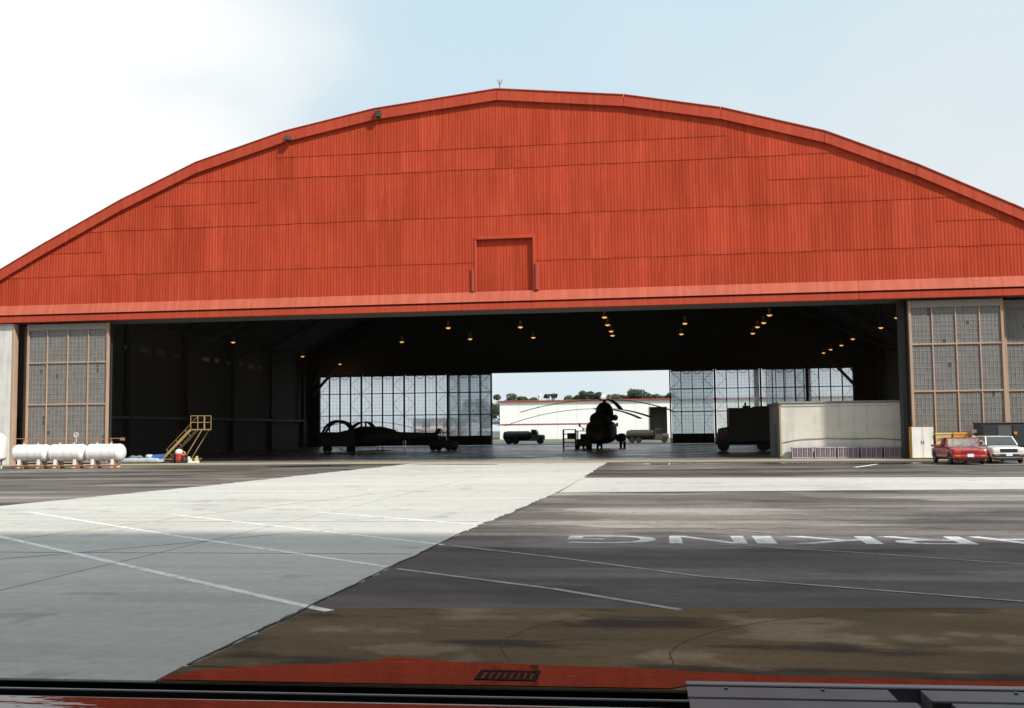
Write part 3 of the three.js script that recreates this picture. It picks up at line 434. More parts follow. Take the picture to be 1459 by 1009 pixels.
// rolling maintenance stand with stairs
{ const g = thing('maintenance_stand', 'yellow rolling stair stand with railed platform at the hangar opening', 'stair stand', [-32.8, 0, -2]);
  const z0 = -0.55, z1 = 0.55, A = [-0.98, 0.28], B = [0.98, 2.22], w = (t) => [mix(A[0], B[0], t), mix(A[1], B[1], t)];
  for (const z of [z0, z1]) mesh('stringer', bar([A[0], A[1], z], [B[0], B[1], z], 0.07, 0.17), M.stand, g);
  for (let k = 0; k < 9; k++) { const [x, y] = w((k + 0.5) / 9); mesh('step', cham(x - 0.12, x + 0.12, y + 0.0, y + 0.035, z0 + 0.04, z1 - 0.04, 0.008), M.stand, g); }
  mesh('platform', cham(0.95, 1.98, 2.2, 2.27, z0, z1, 0.01), M.stand, g);
  const rl = part('railing', g); for (const z of [z0, z1]) { for (const x of [1.0, 1.5, 1.95]) mesh('post', rod([x, 2.27, z], [x, 3.17, z], 0.024), M.stand, rl); for (const y of [2.72, 3.17]) mesh('rail', rod([1.0, y, z], [1.95, y, z], 0.022), M.stand, rl); } for (const y of [2.72, 3.17]) mesh('rail', rod([1.95, y, z0], [1.95, y, z1], 0.022), M.stand, rl);
  const hr = part('handrail', g); for (const z of [z0]) { for (const t of [0.08, 0.42, 0.76]) { const [x, y] = w(t); mesh('post', rod([x, y, z], [x - 0.45, y + 0.45, z], 0.02), M.stand, hr); } const [xa, ya] = w(0.08), [xb, yb] = w(0.76); mesh('rail', rod([xa - 0.45, ya + 0.45, z], [xb - 0.45, yb + 0.45, z], 0.02), M.stand, hr); mesh('rail', rod([xb - 0.45, yb + 0.45, z], [1.0, 3.17, z], 0.02), M.stand, hr); }
  for (const z of [z0, z1]) { mesh('brace', bar([1.8, 2.2, z], [0.55, 0.25, z], 0.05), M.stand, g); mesh('base_rail', bar([-1.05, 0.26, z], [1.3, 0.26, z], 0.07), M.stand, g); for (const x of [-0.9, 1.15]) { const wh = part('wheel', g); mesh('tyre', cyl(0.13, 0.07, x, 0.135, z, 'z', 16), M.rubber, wh); mesh('hub', cyl(0.05, 0.08, x, 0.135, z, 'z', 10), M.steel, wh); } } }
// wheeled extinguisher
{ const g = thing('wheeled_extinguisher', 'red wheeled fire bottle with white cap beside the yellow stairs', 'extinguisher', [-32.35, 0, -0.9]);
  mesh('bottle', new THREE.LatheGeometry([[0, 0.12], [0.22, 0.16], [0.24, 0.25], [0.24, 0.62], [0.23, 0.68]].map((p) => new THREE.Vector2(...p)), 24), M.redPaint, g); mesh('cap', new THREE.LatheGeometry([[0.245, 0.66], [0.25, 0.74], [0.22, 0.86], [0.12, 0.94], [0, 0.96]].map((p) => new THREE.Vector2(...p)), 24), M.whitePaint, g);
  for (const x of [-0.36, 0.36]) { const wh = part('wheel', g); mesh('tyre', new THREE.TorusGeometry(0.23, 0.055, 8, 22).rotateY(Math.PI / 2).translate(x, 0.285, -0.08), M.rubber, wh); mesh('rim', cyl(0.2, 0.03, x, 0.285, -0.08, 'x', 18), M.darkGrey, wh); }
  mesh('axle', rod([-0.36, 0.285, -0.08], [0.36, 0.285, -0.08], 0.025), M.darkSteel, g); mesh('hose_reel', new THREE.TorusGeometry(0.11, 0.045, 8, 18).translate(0.36, 0.66, 0.08), M.orange, g); mesh('handle', tube([[-0.16, 0.3, -0.22], [-0.16, 0.85, -0.3], [0, 1.0, -0.34], [0.16, 0.85, -0.3], [0.16, 0.3, -0.22]], 0.018), M.darkSteel, g); }
{ const g = thing('wheel_chock', 'pale twin-pronged chock on the floor right of the red fire bottle', 'chock', [-31.3, 0, -0.9]);
  mesh('base', cham(-0.34, 0.34, 0.008, 0.13, -0.16, 0.16, 0.02), M.whitePaint, g); mesh('prong', hull8([[-0.36, 0.13, -0.12], [-0.12, 0.13, -0.12], [-0.12, 0.13, 0.12], [-0.36, 0.13, 0.12]], [[-0.40, 0.46, -0.05], [-0.33, 0.46, -0.05], [-0.33, 0.46, 0.05], [-0.40, 0.46, 0.05]]), M.sack, g); mesh('prong', hull8([[0.1, 0.13, -0.12], [0.34, 0.13, -0.12], [0.34, 0.13, 0.12], [0.1, 0.13, 0.12]], [[0.18, 0.48, -0.05], [0.27, 0.48, -0.05], [0.27, 0.48, 0.05], [0.18, 0.48, 0.05]]), M.paleYellow, g); }
{ const g = thing('tarp_pallet', 'long low pallet under a pale blue tarp left of the yellow stairs', 'pallet', [-34.9, 0, -0.7]);
  mesh('tarp', loft([[-1.35, 0.4, 0.1, 0.3, 4], [-1.25, 0.46, 0.08, 0.36, 5], [-0.6, 0.48, 0.08, 0.4, 5], [0, 0.46, 0.08, 0.37, 5], [0.7, 0.48, 0.08, 0.4, 5], [1.3, 0.46, 0.08, 0.35, 5], [1.4, 0.4, 0.1, 0.28, 4]], 28).rotateY(Math.PI / 2), M.paleBlue, g); for (const z of [-0.3, 0, 0.3]) mesh('runner', bx(-1.3, 1.3, 0.008, 0.09, z - 0.05, z + 0.05), M.timber, g);
  tag(mesh('cargo_bag', loft([[-0.3, 0.18, 0.37, 0.5, 2.5], [-0.1, 0.26, 0.35, 0.62, 2.5], [0.15, 0.24, 0.35, 0.58, 2.5], [0.32, 0.14, 0.38, 0.5, 2.5]], 20).rotateY(0.9).translate(-34.35, 0, -0.75), M.sack), 'off-white slumped sack lying on the pale blue tarp', 'sack');
  const b = mesh('plastic_bin', hull8([[-33.95, 0.36, -1.0], [-33.5, 0.36, -1.0], [-33.5, 0.36, -0.45], [-33.95, 0.36, -0.45]], [[-34.0, 0.6, -1.05], [-33.42, 0.62, -1.05], [-33.42, 0.6, -0.4], [-34.0, 0.6, -0.4]]), M.blue); tag(b, 'small bright blue bin on the end of the pale tarp', 'bin');
  tag(mesh('rag_heap', loft([[-0.5, 0.1, 0.38, 0.44, 2.2], [-0.25, 0.2, 0.36, 0.56, 2.2], [0.05, 0.24, 0.36, 0.5, 2.2], [0.3, 0.2, 0.36, 0.56, 2.2], [0.5, 0.08, 0.38, 0.44, 2.2]], 18).rotateY(Math.PI / 2).translate(-35.35, 0, -0.75), M.grey), 'grey heap of rags on the far end of the pale tarp', 'rags'); }

// ---------------------------------------------------------------- right side: shed, crates, cabinet, bins, trailer
{ const g = thing('storage_shed', 'pale cream flat-roofed shed just inside the right door', 'shed', [7.2, 0, -3]);
  mesh('front_wall', bx(0.1, 8.4, 0.01, 3.46, -0.12, 0), M.shed, g); mesh('side_wall', bx(0.02, 0.14, 0.01, 3.46, -6.9, -0.14), M.grey, g); mesh('corner_trim', cham(-0.02, 0.098, 0.01, 3.46, -0.13, 0.03, 0.012), M.shedTrim, g); mesh('rear_wall', bx(0.15, 8.4, 0.01, 3.46, -6.9, -6.78), M.shed, g); mesh('side_wall', bx(8.28, 8.4, 0.01, 3.46, -6.77, -0.13), M.shed, g);
  mesh('roof', cham(-0.1, 8.5, 3.47, 3.6, -7.0, 0.12, 0.02), M.shedRoof, g); mesh('door', bx(-0.03, 0.015, 0.05, 2.2, -3.2, -2.2), M.darkGrey, g); mesh('fascia', cham(0.12, 8.48, 3.30, 3.465, 0.002, 0.05, 0.01), M.shed, g);
  mesh('cover_panel', cham(6.35, 7.45, 1.15, 2.75, 0.003, 0.03, 0.008), M.shed, g); mesh('hose', tube([[0.15, 1.0, 0.03], [1.2, 1.18, 0.04], [2.6, 1.24, 0.04], [4.6, 1.2, 0.04], [6, 1.22, 0.04], [7.4, 1.1, 0.04]], 0.022, 40), M.grey, g); }
{ let first; const seats = ['slatted lilac crate at the open end of the row along the shed', 'slatted lilac crate second from the open end of the shed row', 'slatted lilac crate third from the open end of the shed row', 'slatted crate in the shade, fourth along the shed', 'slatted crate in the shade, fifth along the shed'];
  seats.forEach((lab, k) => { const p = [8.47 + k * 1.39, 0.008, -2.5]; if (first) { copyOf(first, lab, p); return; }
    first = thing('slatted_crate', lab, 'crate', p, 0, 'slatted crates along the shed');
    mesh('body', bx(-0.62, 0.62, 0.06, 0.64, -0.3, 0.26), M.violetDark, first); mesh('top_rail', cham(-0.67, 0.67, 0.62, 0.7, -0.33, 0.33, 0.012), M.crate, first); mesh('bottom_rail', cham(-0.67, 0.67, 0, 0.07, -0.33, 0.33, 0.012), M.crate, first);
    for (let i = 0; i < 9; i++) mesh('slat', cham(-0.655 + i * 0.149, -0.57 + i * 0.149, 0.07, 0.62, 0.28, 0.31, 0.006), i % 2 ? M.crateRed : M.crate, first); }); }
{ const g = thing('tool_cabinet', 'tall white double-door cabinet with yellow sides by the door edge', 'cabinet', [14.85, 0.008, 1.2]);
  mesh('carcass', cham(-0.63, 0.63, 0.06, 1.9, -0.3, 0.27, 0.012), M.yellow, g); for (const s of [-1, 1]) { const d = part('door', g); mesh('leaf', cham(s > 0 ? 0.006 : -0.6, s > 0 ? 0.6 : -0.006, 0.1, 1.87, 0.275, 0.3, 0.008), M.whitePaint, d); mesh('handle', cham(s * 0.06 - 0.015, s * 0.06 + 0.015, 0.9, 1.1, 0.3, 0.33, 0.006), M.steel, d); mesh('hinge', bx(s * 0.6 - 0.012, s * 0.6 + 0.012, 1.5, 1.62, 0.29, 0.306), M.steel, d); }
  for (const x of [-0.55, 0.55]) mesh('foot', bx(x - 0.05, x + 0.05, 0, 0.06, -0.25, 0.25), M.black, g); mesh('notice', bx(-0.46, -0.2, 1.42, 1.6, 0.3, 0.303), M.plate, g); }
function bin(lab, x, mat) { const g = thing('yellow_bin', lab, 'bin', [x, 0.008, 1.2], 0, 'yellow bins behind the cars'); mesh('body', hull8([[-0.4, 0.12, -0.38], [0.4, 0.12, -0.38], [0.4, 0.12, 0.36], [-0.4, 0.12, 0.36]], [[-0.43, 1.42, -0.4], [0.43, 1.42, -0.4], [0.43, 1.42, 0.4], [-0.43, 1.42, 0.4]]), mat, g); mesh('lid', cham(-0.45, 0.45, 1.43, 1.54, -0.43, 0.43, 0.02), mat, g); for (const x2 of [-0.3, 0.3]) mesh('wheel', cyl(0.07, 0.05, x2, 0.07, 0.2, 'x', 12), M.rubber, g); mesh('handle', rod([-0.3, 1.2, 0.44], [0.3, 1.2, 0.44], 0.02), M.darkSteel, g); return g; }
bin('pale yellow bin beside the white cabinet', 16.0, M.paleYellow); bin('deep yellow bin between the pale bin and the orange post', 16.98, M.yellow);
{ const g = thing('sign_post', 'orange post carrying a small cream board behind the cars', 'sign post', [17.52, 0.008, 1.4]); mesh('post', cham(-0.05, 0.06, 0, 1.74, -0.05, 0.05, 0.012), M.orange, g); mesh('board', cham(0.07, 0.44, 1.52, 1.72, -0.02, 0.02, 0.006), M.whitePaint, g); mesh('base', cham(-0.16, 0.2, 0, 0.05, -0.18, 0.18, 0.015), M.darkSteel, g); mesh('arm', bx(0.07, 0.4, 0.95, 1.02, -0.02, 0.02), M.paleYellow, g); }
{ const g = thing('equipment_trailer', 'dark boxy equipment trailer behind the white car', 'trailer', [19.15, 0.008, 1.5]); mesh('body', cham(-1.25, 1.3, 0.55, 2.06, -0.75, 0.7, 0.03), M.black, g); for (let k = 0; k < 3; k++) mesh('side_panel', cham(-1.15 + k * 0.82, -0.42 + k * 0.82, 0.7, 1.92, 0.705, 0.73, 0.01), k === 1 ? M.darkGrey : M.black, g); mesh('lid', cham(-1.3, 1.35, 2.062, 2.12, -0.78, 0.75, 0.015), M.darkGrey, g); for (const x of [-0.6, 0.7]) { const w = part('wheel', g); mesh('tyre', cyl(0.32, 0.2, x, 0.325, 0.55, 'z', 20), M.rubber, w); mesh('rim', cyl(0.17, 0.21, x, 0.325, 0.56, 'z', 14), M.grey, w); } mesh('chassis', bx(-1.2, 1.25, 0.4, 0.55, -0.6, 0.6), M.darkSteel, g); mesh('drawbar', bar([1.3, 0.45, 0], [2.2, 0.4, 0], 0.08), M.darkSteel, g); mesh('gauge', cyl(0.09, 0.03, 0.62, 1.5, 0.745, 'z', 16), M.amber, g); }

// cars, noses towards the camera side
function car(name, lab, x, z, o) {
  const g = thing(name, lab, o.kind ?? 'car', [x, 0, z], o.turn ?? 0, 'cars parked before the right door'), w = o.w / 2, L = o.len, hh = o.hood, bt = o.belt;
  mesh('body', loft([[0, w * 0.93, 0.32, hh - 0.14, 6], [-0.06, w * 0.97, 0.26, hh - 0.03, 6], [-0.5, w, 0.24, hh + 0.01, 6], [-1.15, w, 0.22, bt - 0.02, 6], [-1.5, w, 0.22, bt, 6], [-L * 0.7, w, 0.22, bt, 6], [-L * 0.9, w, 0.24, bt - 0.03, 6], [-L + 0.05, w * 0.96, 0.3, bt - 0.08, 6], [-L, w * 0.9, 0.36, bt - 0.14, 6]], 40), o.paint, g);
  const H = o.h, f0 = -1.12, f1 = -1.12 - o.rake, r1 = -L * o.rb + 0.15, r0 = r1 - (o.rs ?? 0.45), wt = w * 0.80, wb = w * 0.94;
  mesh('roof', loft([[f1 + 0.06, wt * 0.98, H - 0.05, H - 0.02, 5], [f1 - 0.15, wt, H - 0.07, H, 5], [r1 + 0.1, wt, H - 0.07, H, 5], [r1 - 0.05, wt * 0.98, H - 0.05, H - 0.02, 5]], 28), o.paint, g);
  for (const s of [-1, 1]) { mesh('pillar', bar([s * wb, bt - 0.02, f0 + 0.02], [s * wt, H - 0.04, f1 + 0.02], 0.055), o.paint, g); mesh('pillar', bar([s * wb, bt - 0.02, (f1 + r1) / 2 - 0.1], [s * wt, H - 0.04, (f1 + r1) / 2 - 0.1], 0.07), o.paint, g); mesh('pillar', bar([s * wb, bt - 0.02, r0 + 0.02], [s * wt, H - 0.04, r1], 0.1), o.paint, g);
    mesh('side_window', quad([s * wb * 0.985, bt - 0.02, f0 - 0.02], [s * wb * 0.985, bt - 0.02, r0 + 0.06], [s * wt * 0.985, H - 0.05, r1], [s * wt * 0.985, H - 0.05, f1]), M.autoGlass, g);
    mesh('mirror', [cham(s * (w + 0.02) + (s > 0 ? 0 : -0.14), s * (w + 0.02) + (s > 0 ? 0.14 : 0), bt + 0.03, bt + 0.16, f0 - 0.42, f0 - 0.34, 0.02)], M.black, g);
    mesh('headlight', cham(s * w * 0.72 - 0.13, s * w * 0.72 + 0.13, hh - 0.26, hh - 0.12, 0.0, 0.018, 0.01), o.lamp ?? M.lens, g); mesh('indicator', cham(s * w * 0.72 - 0.1, s * w * 0.72 + 0.1, 0.43, 0.48, 0.062, 0.07, 0.003), M.amber, g);
    for (const zz of [-0.72, -L + 0.78]) { const wh = part('wheel', g); mesh('tyre', new THREE.TorusGeometry(0.22, 0.085, 10, 24).rotateY(Math.PI / 2).translate(s * (w - 0.06), 0.3, zz), M.rubber, wh); mesh('rim', cyl(0.16, 0.13, s * (w - 0.06), 0.3, zz, 'x', 16), M.grey, wh); mesh('wheel_arch', new THREE.TorusGeometry(0.35, 0.035, 6, 16, Math.PI).rotateY(Math.PI / 2).translate(s * (w - 0.01), 0.3, zz), M.black, wh); } }
  mesh('windscreen', quad([-wb * 0.96, bt, f0 + 0.01], [wb * 0.96, bt, f0 + 0.01], [wt * 0.97, H - 0.045, f1 + 0.04], [-wt * 0.97, H - 0.045, f1 + 0.04]), o.screen, g);
  mesh('rear_window', quad([-wb * 0.95, bt, r0], [wb * 0.95, bt, r0], [wt * 0.95, H - 0.05, r1 - 0.04], [-wt * 0.95, H - 0.05, r1 - 0.04]), o.screen, g);
  const gr = part('grille', g); mesh('surround', cham(-w * 0.52, w * 0.52, hh - 0.28, hh - 0.10, 0.0, 0.014, 0.006), o.grille, gr); for (let k = 0; k < 4; k++) mesh('slat', bx(-w * 0.5, w * 0.5, hh - 0.255 + k * 0.042, hh - 0.24 + k * 0.042, 0.014, 0.022), M.darkSteel, gr);
  mesh('bumper', cham(-w * 0.98, w * 0.98, 0.36, 0.5, -0.1, 0.06, 0.03), o.bumper, g); mesh('valance', bx(-w * 0.86, w * 0.86, 0.2, 0.37, -0.2, -0.04), M.black, g);
  mesh('number_plate', cham(-0.155, 0.155, o.py ?? 0.4, (o.py ?? 0.4) + 0.155, 0.064, 0.07, 0.003), M.plate, g);
  if (o.bed) { const b = part('load_bed', g); mesh('side_board', cham(-w * 0.985, -w * 0.88, bt - 0.05, bt + 0.06, -L + 0.06, r0 - 0.08, 0.02), o.paint, b); mesh('side_board', cham(w * 0.88, w * 0.985, bt - 0.05, bt + 0.06, -L + 0.06, r0 - 0.08, 0.02), o.paint, b); mesh('tailgate', cham(-w * 0.87, w * 0.87, bt - 0.05, bt + 0.06, -L + 0.05, -L + 0.12, 0.02), o.paint, b); mesh('bed_floor', bx(-w * 0.87, w * 0.87, bt - 0.01, bt + 0.012, -L + 0.13, r0 - 0.09), M.black, b); }
  for (const s of [-1, 1]) mesh('wiper', rod([s * 0.3, bt + 0.03, f0 + 0.02], [s * 0.3 + 0.32, bt + 0.16, f0 - 0.06], 0.008), M.black, g);
  return g;
}
car('pickup_truck', 'red pickup with black mirrors parked nose-out beside the white car', 15.0, 10.6, { kind: 'pickup', rs: 0.12, bed: 1, w: 1.64, len: 4.5, hood: 0.82, belt: 0.90, h: 1.36, rake: 0.5, rb: 0.56, paint: M.redPaint, screen: M.clearGlass, grille: M.redPaint, bumper: M.redPaint, lamp: M.redPaint });
car('parked_car', 'white car with dark grille parked nose-out beside the red pickup', 17.25, 9.2, { w: 1.62, len: 4.4, hood: 0.86, belt: 0.95, h: 1.40, rake: 0.5, rb: 0.86, paint: M.carWhite, screen: M.autoGlass, grille: M.black, bumper: M.black });

// ---------------------------------------------------------------- inside the hangar
function blade(root, ang, len, droop, chord = 0.38) {    // drooping rotor blade from a hub point
  const pos = [], idx = [], n = 12, c = Math.cos(ang), s = -Math.sin(ang);
  for (let i = 0; i <= n; i++) { const t = i / n, r = 0.5 + t * len, y = -droop * t * t, hc = chord / 2 * (i < 2 ? 0.35 + 0.3 * i : 1); for (const [k, dy] of [[-1, 0.022], [1, 0.022], [1, -0.022], [-1, -0.022]]) pos.push(root[0] + c * r - s * hc * k, root[1] + y + dy, root[2] + s * r + c * hc * k); }
  for (let i = 0; i < n; i++) for (let k = 0; k < 4; k++) { const a = i * 4 + k, b = i * 4 + (k + 1) % 4; idx.push(a, b, a + 4, b, b + 4, a + 4); }
  idx.push(0, 1, 2, 0, 2, 3, n * 4, n * 4 + 2, n * 4 + 1, n * 4, n * 4 + 3, n * 4 + 2);
  const g = new THREE.BufferGeometry(); g.setAttribute('position', new THREE.Float32BufferAttribute(pos, 3)); g.setIndex(idx); const f = g.toNonIndexed(); f.computeVertexNormals(); return f;
}
{ const g = thing('tandem_helicopter', 'dark tandem-rotor helicopter standing nose-out in the rear opening', 'helicopter', [-6.5, 0.008, -43]); g.scale.set(1.22, 1, 1);
  mesh('fuselage', loft([[6.9, 0.35, 0.95, 1.55, 2.4], [6.5, 0.75, 0.75, 1.95, 2.6], [5.6, 1.02, 0.6, 2.5, 3], [4.2, 1.12, 0.5, 2.8, 3.4], [0, 1.14, 0.5, 2.85, 3.6], [-3.4, 1.12, 0.55, 2.85, 3.4], [-5.4, 1.0, 1.0, 2.8, 3], [-7.2, 0.6, 1.8, 2.7, 2.6]], 36), M.olive, g);
  mesh('front_pylon', loft([[5.6, 0.3, 2.3, 2.7, 2.4], [4.9, 0.72, 2.2, 3.45, 2.2], [4.1, 0.8, 2.2, 3.66, 2.2], [3.0, 0.7, 2.2, 3.3, 2.2], [1.6, 0.3, 2.3, 2.95, 2.4]], 24), M.olive, g);
  mesh('aft_pylon', loft([[-1.6, 0.4, 2.5, 3.0, 2.4], [-3.0, 0.8, 2.3, 3.9, 2.2], [-4.6, 0.8, 2.3, 4.85, 2.2], [-6.4, 0.5, 2.4, 4.75, 2.6], [-7.9, 0.25, 2.5, 4.3, 2.4]], 24), M.olive, g);
  for (const s of [-1, 1]) { mesh('engine', loft([[-3.2, 0.22, 2.95, 3.4, 2.2, s * 0.85], [-3.8, 0.32, 2.85, 3.5, 2.4, s * 0.85], [-5.4, 0.32, 2.85, 3.5, 2.4, s * 0.85], [-6.2, 0.2, 2.95, 3.4, 2.2, s * 0.85]], 18), M.oliveLight, g); mesh('sponson', loft([[-0.2, 0.2, 0.7, 1.1, 2.4, s * 1.5], [-1.0, 0.42, 0.6, 1.45, 2.6, s * 1.5], [-4.0, 0.42, 0.6, 1.5, 2.6, s * 1.5], [-5.0, 0.2, 0.8, 1.3, 2.4, s * 1.5]], 20), M.olive, g);
    mesh('cockpit_window', quad([s * 0.12, 1.55, 6.72], [s * 0.72, 1.6, 6.45], [s * 0.78, 2.2, 6.05], [s * 0.12, 2.25, 6.28]), M.autoGlass, g); mesh('mirror_arm', [rod([s * 0.95, 1.9, 5.9], [s * 1.5, 2.3, 6.0], 0.03), bx(s * 1.5 - 0.08, s * 1.5 + 0.08, 2.2, 2.55, 5.97, 6.03)], M.darkSteel, g);
    mesh('strut', rod([s * 1.6, 0.35, -2.8], [s * 1.4, 1.0, -2.8], 0.07), M.darkSteel, g); for (const d of [-0.16, 0.16]) mesh('wheel', cyl(0.33, 0.2, s * 1.62 + d, 0.33, -2.8, 'x', 18), M.rubber, g); mesh('wheel', cyl(0.26, 0.16, s * 0.16, 0.26, 4.6, 'x', 16), M.rubber, g); }
  mesh('strut', rod([0, 0.3, 4.6], [0, 0.8, 4.6], 0.07), M.darkSteel, g);
  const fr = part('front_rotor', g); mesh('hub', [cyl(0.14, 0.4, 0, 3.8, 4.1, 'y', 12), cyl(0.5, 0.12, 0, 3.98, 4.1, 'y', 12)], M.darkSteel, fr); for (const a of [3.14, -1.0, 1.15]) mesh('blade', blade([0, 3.98, 4.1], a, 7.3, a === 3.14 ? 1.6 : 0.95), M.blade, fr);
  const ar = part('aft_rotor', g); mesh('hub', [cyl(0.14, 0.5, 0, 4.9, -4.9, 'y', 12), cyl(0.5, 0.12, 0, 5.12, -4.9, 'y', 12)], M.darkSteel, ar); for (const a of [2.95, 0.7, -1.35]) mesh('blade', blade([0, 5.12, -4.9], a, 7.3, 1.2), M.blade, ar); }
{ const g = thing('work_platform', 'dark tubular work platform left of the tandem helicopter', 'platform', [-9.5, 0.008, -38.8]);
  for (const x of [-0.6, 0.6]) for (const z of [-0.4, 0.4]) mesh('post', rod([x, 0.12, z], [x, 1.95, z], 0.05), M.darkSteel, g); mesh('deck', cham(-0.65, 0.65, 1.0, 1.07, -0.45, 0.45, 0.01), M.darkSteel, g); for (const y of [0.3, 0.65, 1.5, 1.95]) for (const z of [-0.4, 0.4]) mesh('rail', rod([-0.6, y, z], [0.6, y, z], 0.04), M.darkSteel, g); for (const x of [-0.6, 0.6]) for (const z of [-0.4, 0.4]) mesh('wheel', cyl(0.11, 0.06, x, 0.11, z, 'x', 12), M.rubber, g); mesh('tool_chest', cham(-0.2, 0.6, 1.075, 1.6, -0.3, 0.3, 0.02), M.darkGrey, g); }
function tug(lab, x, z, turn, beacon) { const g = thing('tow_tractor', lab, 'tow tractor', [x, 0.008, z], turn, 'tow tractors in the hangar'); mesh('body', loft([[1.3, 0.6, 0.35, 0.85, 5], [1.2, 0.68, 0.3, 0.95, 5], [0.2, 0.7, 0.28, 1.0, 5], [-1.1, 0.7, 0.3, 0.95, 5], [-1.3, 0.62, 0.35, 0.85, 5]], 24), M.olive, g); for (const s of [-1, 1]) for (const zz of [-0.66, 0.24]) mesh('cab_post', cham(s * 0.56 - 0.04, s * 0.56 + 0.04, 0.95, 1.75, zz - 0.04, zz + 0.04, 0.01), M.olive, g); mesh('cab_roof', cham(-0.66, 0.66, 1.75, 1.83, -0.76, 0.34, 0.02), M.olive, g); mesh('seat', [cham(-0.25, 0.25, 0.98, 1.08, -0.5, -0.05, 0.03), cham(-0.25, 0.25, 1.08, 1.5, -0.58, -0.5, 0.03)], M.black, g); mesh('beacon', cyl(0.09, 0.2, 0, 1.94, -0.2, 'y', 12, 0.07), beacon, g); for (const s of [-1, 1]) for (const zz of [-0.85, 0.85]) mesh('wheel', cyl(0.3, 0.22, s * 0.6, 0.305, zz, 'x', 18), M.rubber, g); return g; }
tug('dark tow tractor with red beacon beside the tandem helicopter', -8.1, -38.6, 0.2, M.redPaint); tug('dark tow tractor before the glazed rear doors', -21.7, -36, 1.3, M.amber);
// utility helicopter at the rear left
{ const g = thing('utility_helicopter', 'dark single-rotor helicopter before the glazed rear doors', 'helicopter', [-29.0, 0.008, -37], Math.PI / 2);
  mesh('fuselage', loft([[-5.0, 0.3, 0.8, 1.3, 2.4], [-4.4, 0.8, 0.55, 1.75, 2.6], [-3.0, 1.1, 0.45, 2.1, 3], [0, 1.15, 0.45, 2.2, 3], [1.5, 0.8, 0.7, 2.15, 2.8], [2.6, 0.4, 1.0, 1.9, 2.4], [6.5, 0.2, 1.35, 1.75, 2.2]], 30), M.olive, g); mesh('engine_cowl', loft([[-2.2, 0.3, 2.0, 2.25, 2.4], [-1.4, 0.55, 2.0, 2.5, 2.6], [0.8, 0.5, 2.0, 2.45, 2.6], [2.2, 0.2, 1.9, 2.1, 2.4]], 20), M.olive, g); mesh('tail_fin', prism([[6.0, 1.6], [6.6, 1.6], [6.9, 2.2], [6.5, 2.2]], -0.06, 0.06, 'zy'), M.olive, g);
  mesh('windscreen', quad([-0.7, 1.2, -4.45], [0.7, 1.2, -4.45], [0.75, 1.8, -3.9], [-0.75, 1.8, -3.9]), M.autoGlass, g); for (const s of [-1, 1]) { mesh('skid', tube([[s * 1.1, 0.25, -3.2], [s * 1.1, 0.06, -2.7], [s * 1.1, 0.05, 0], [s * 1.1, 0.05, 1.4]], 0.05), M.darkSteel, g); for (const z of [-2, 0.6]) mesh('skid_leg', rod([s * 0.7, 0.6, z], [s * 1.1, 0.06, z], 0.04), M.darkSteel, g); }
  const r = part('main_rotor', g); mesh('hub', [cyl(0.1, 0.55, 0, 2.65, -0.9, 'y', 10), cyl(0.4, 0.12, 0, 2.92, -0.9, 'y', 12)], M.darkSteel, r); for (const a of [Math.PI / 2 + 0.15, -Math.PI / 2 + 0.1, 0.1, Math.PI]) mesh('blade', blade([0, 2.94, -0.9], a, 5.4, 1.05, 0.5), M.blade, r); }
{ const g = thing('hoop_frame', 'dark arched canopy hoop rising beside the single-rotor helicopter', 'canopy frame', [-31.9, 0.008, -34.6]); for (const z of [-0.5, 0.5]) mesh('hoop', tube([[-1.55, 1.9, z], [-1.1, 2.6, z], [-0.5, 2.95, z], [0.2, 2.98, z], [0.9, 2.7, z], [1.5, 1.9, z]], 0.13, 28, 8), M.darkSteel, g); mesh('cart', cham(-1.8, 1.8, 0.5, 1.95, -0.7, 0.7, 0.06), M.olive, g); for (const x of [-1.2, 1.2]) for (const z of [-0.6, 0.6]) mesh('wheel', cyl(0.28, 0.16, x, 0.28, z, 'z', 16), M.rubber, g); }
// box truck on the right
{ const g = thing('box_truck', 'dark box-bodied truck parked between the shed and the rear doors', 'truck', [7.2, 0.008, -25]);
  mesh('box_body', cham(-1.95, 2.3, 0.75, 3.62, -1.15, 1.15, 0.08), M.olive, g); mesh('cab', hull8([[-3.1, 0.6, -1.0], [-1.97, 0.6, -1.0], [-1.97, 0.6, 1.0], [-3.1, 0.6, 1.0]], [[-2.75, 1.9, -0.9], [-1.97, 2.05, -0.9], [-1.97, 2.05, 0.9], [-2.75, 1.9, 0.9]]), M.olive, g); mesh('roof_vent', [cham(-0.7, -0.1, 3.62, 3.8, -0.4, 0.4, 0.04), cyl(0.09, 0.3, -0.5, 3.92, 0, 'y', 10)], M.olive, g); mesh('roof_dome', loft([[-0.9, 0.7, 3.5, 3.62, 2.4, 1.0], [-0.4, 1.0, 3.5, 3.75, 2.4, 1.0], [0.4, 1.0, 3.5, 3.75, 2.4, 1.0], [0.9, 0.7, 3.5, 3.62, 2.4, 1.0]], 18), M.olive, g); mesh('window', quad([-2.9, 1.3, 0.985], [-2.1, 1.3, 0.985], [-2.1, 1.85, 0.925], [-2.68, 1.8, 0.925]), M.autoGlass, g); mesh('chassis', bx(-2.9, 2.2, 0.5, 0.75, -0.5, 0.5), M.darkSteel, g); for (const x of [-2.4, 0.9, 1.75]) for (const z of [-0.85, 0.85]) mesh('wheel', cyl(0.45, 0.3, x, 0.45, z, 'z', 20), M.rubber, g); }
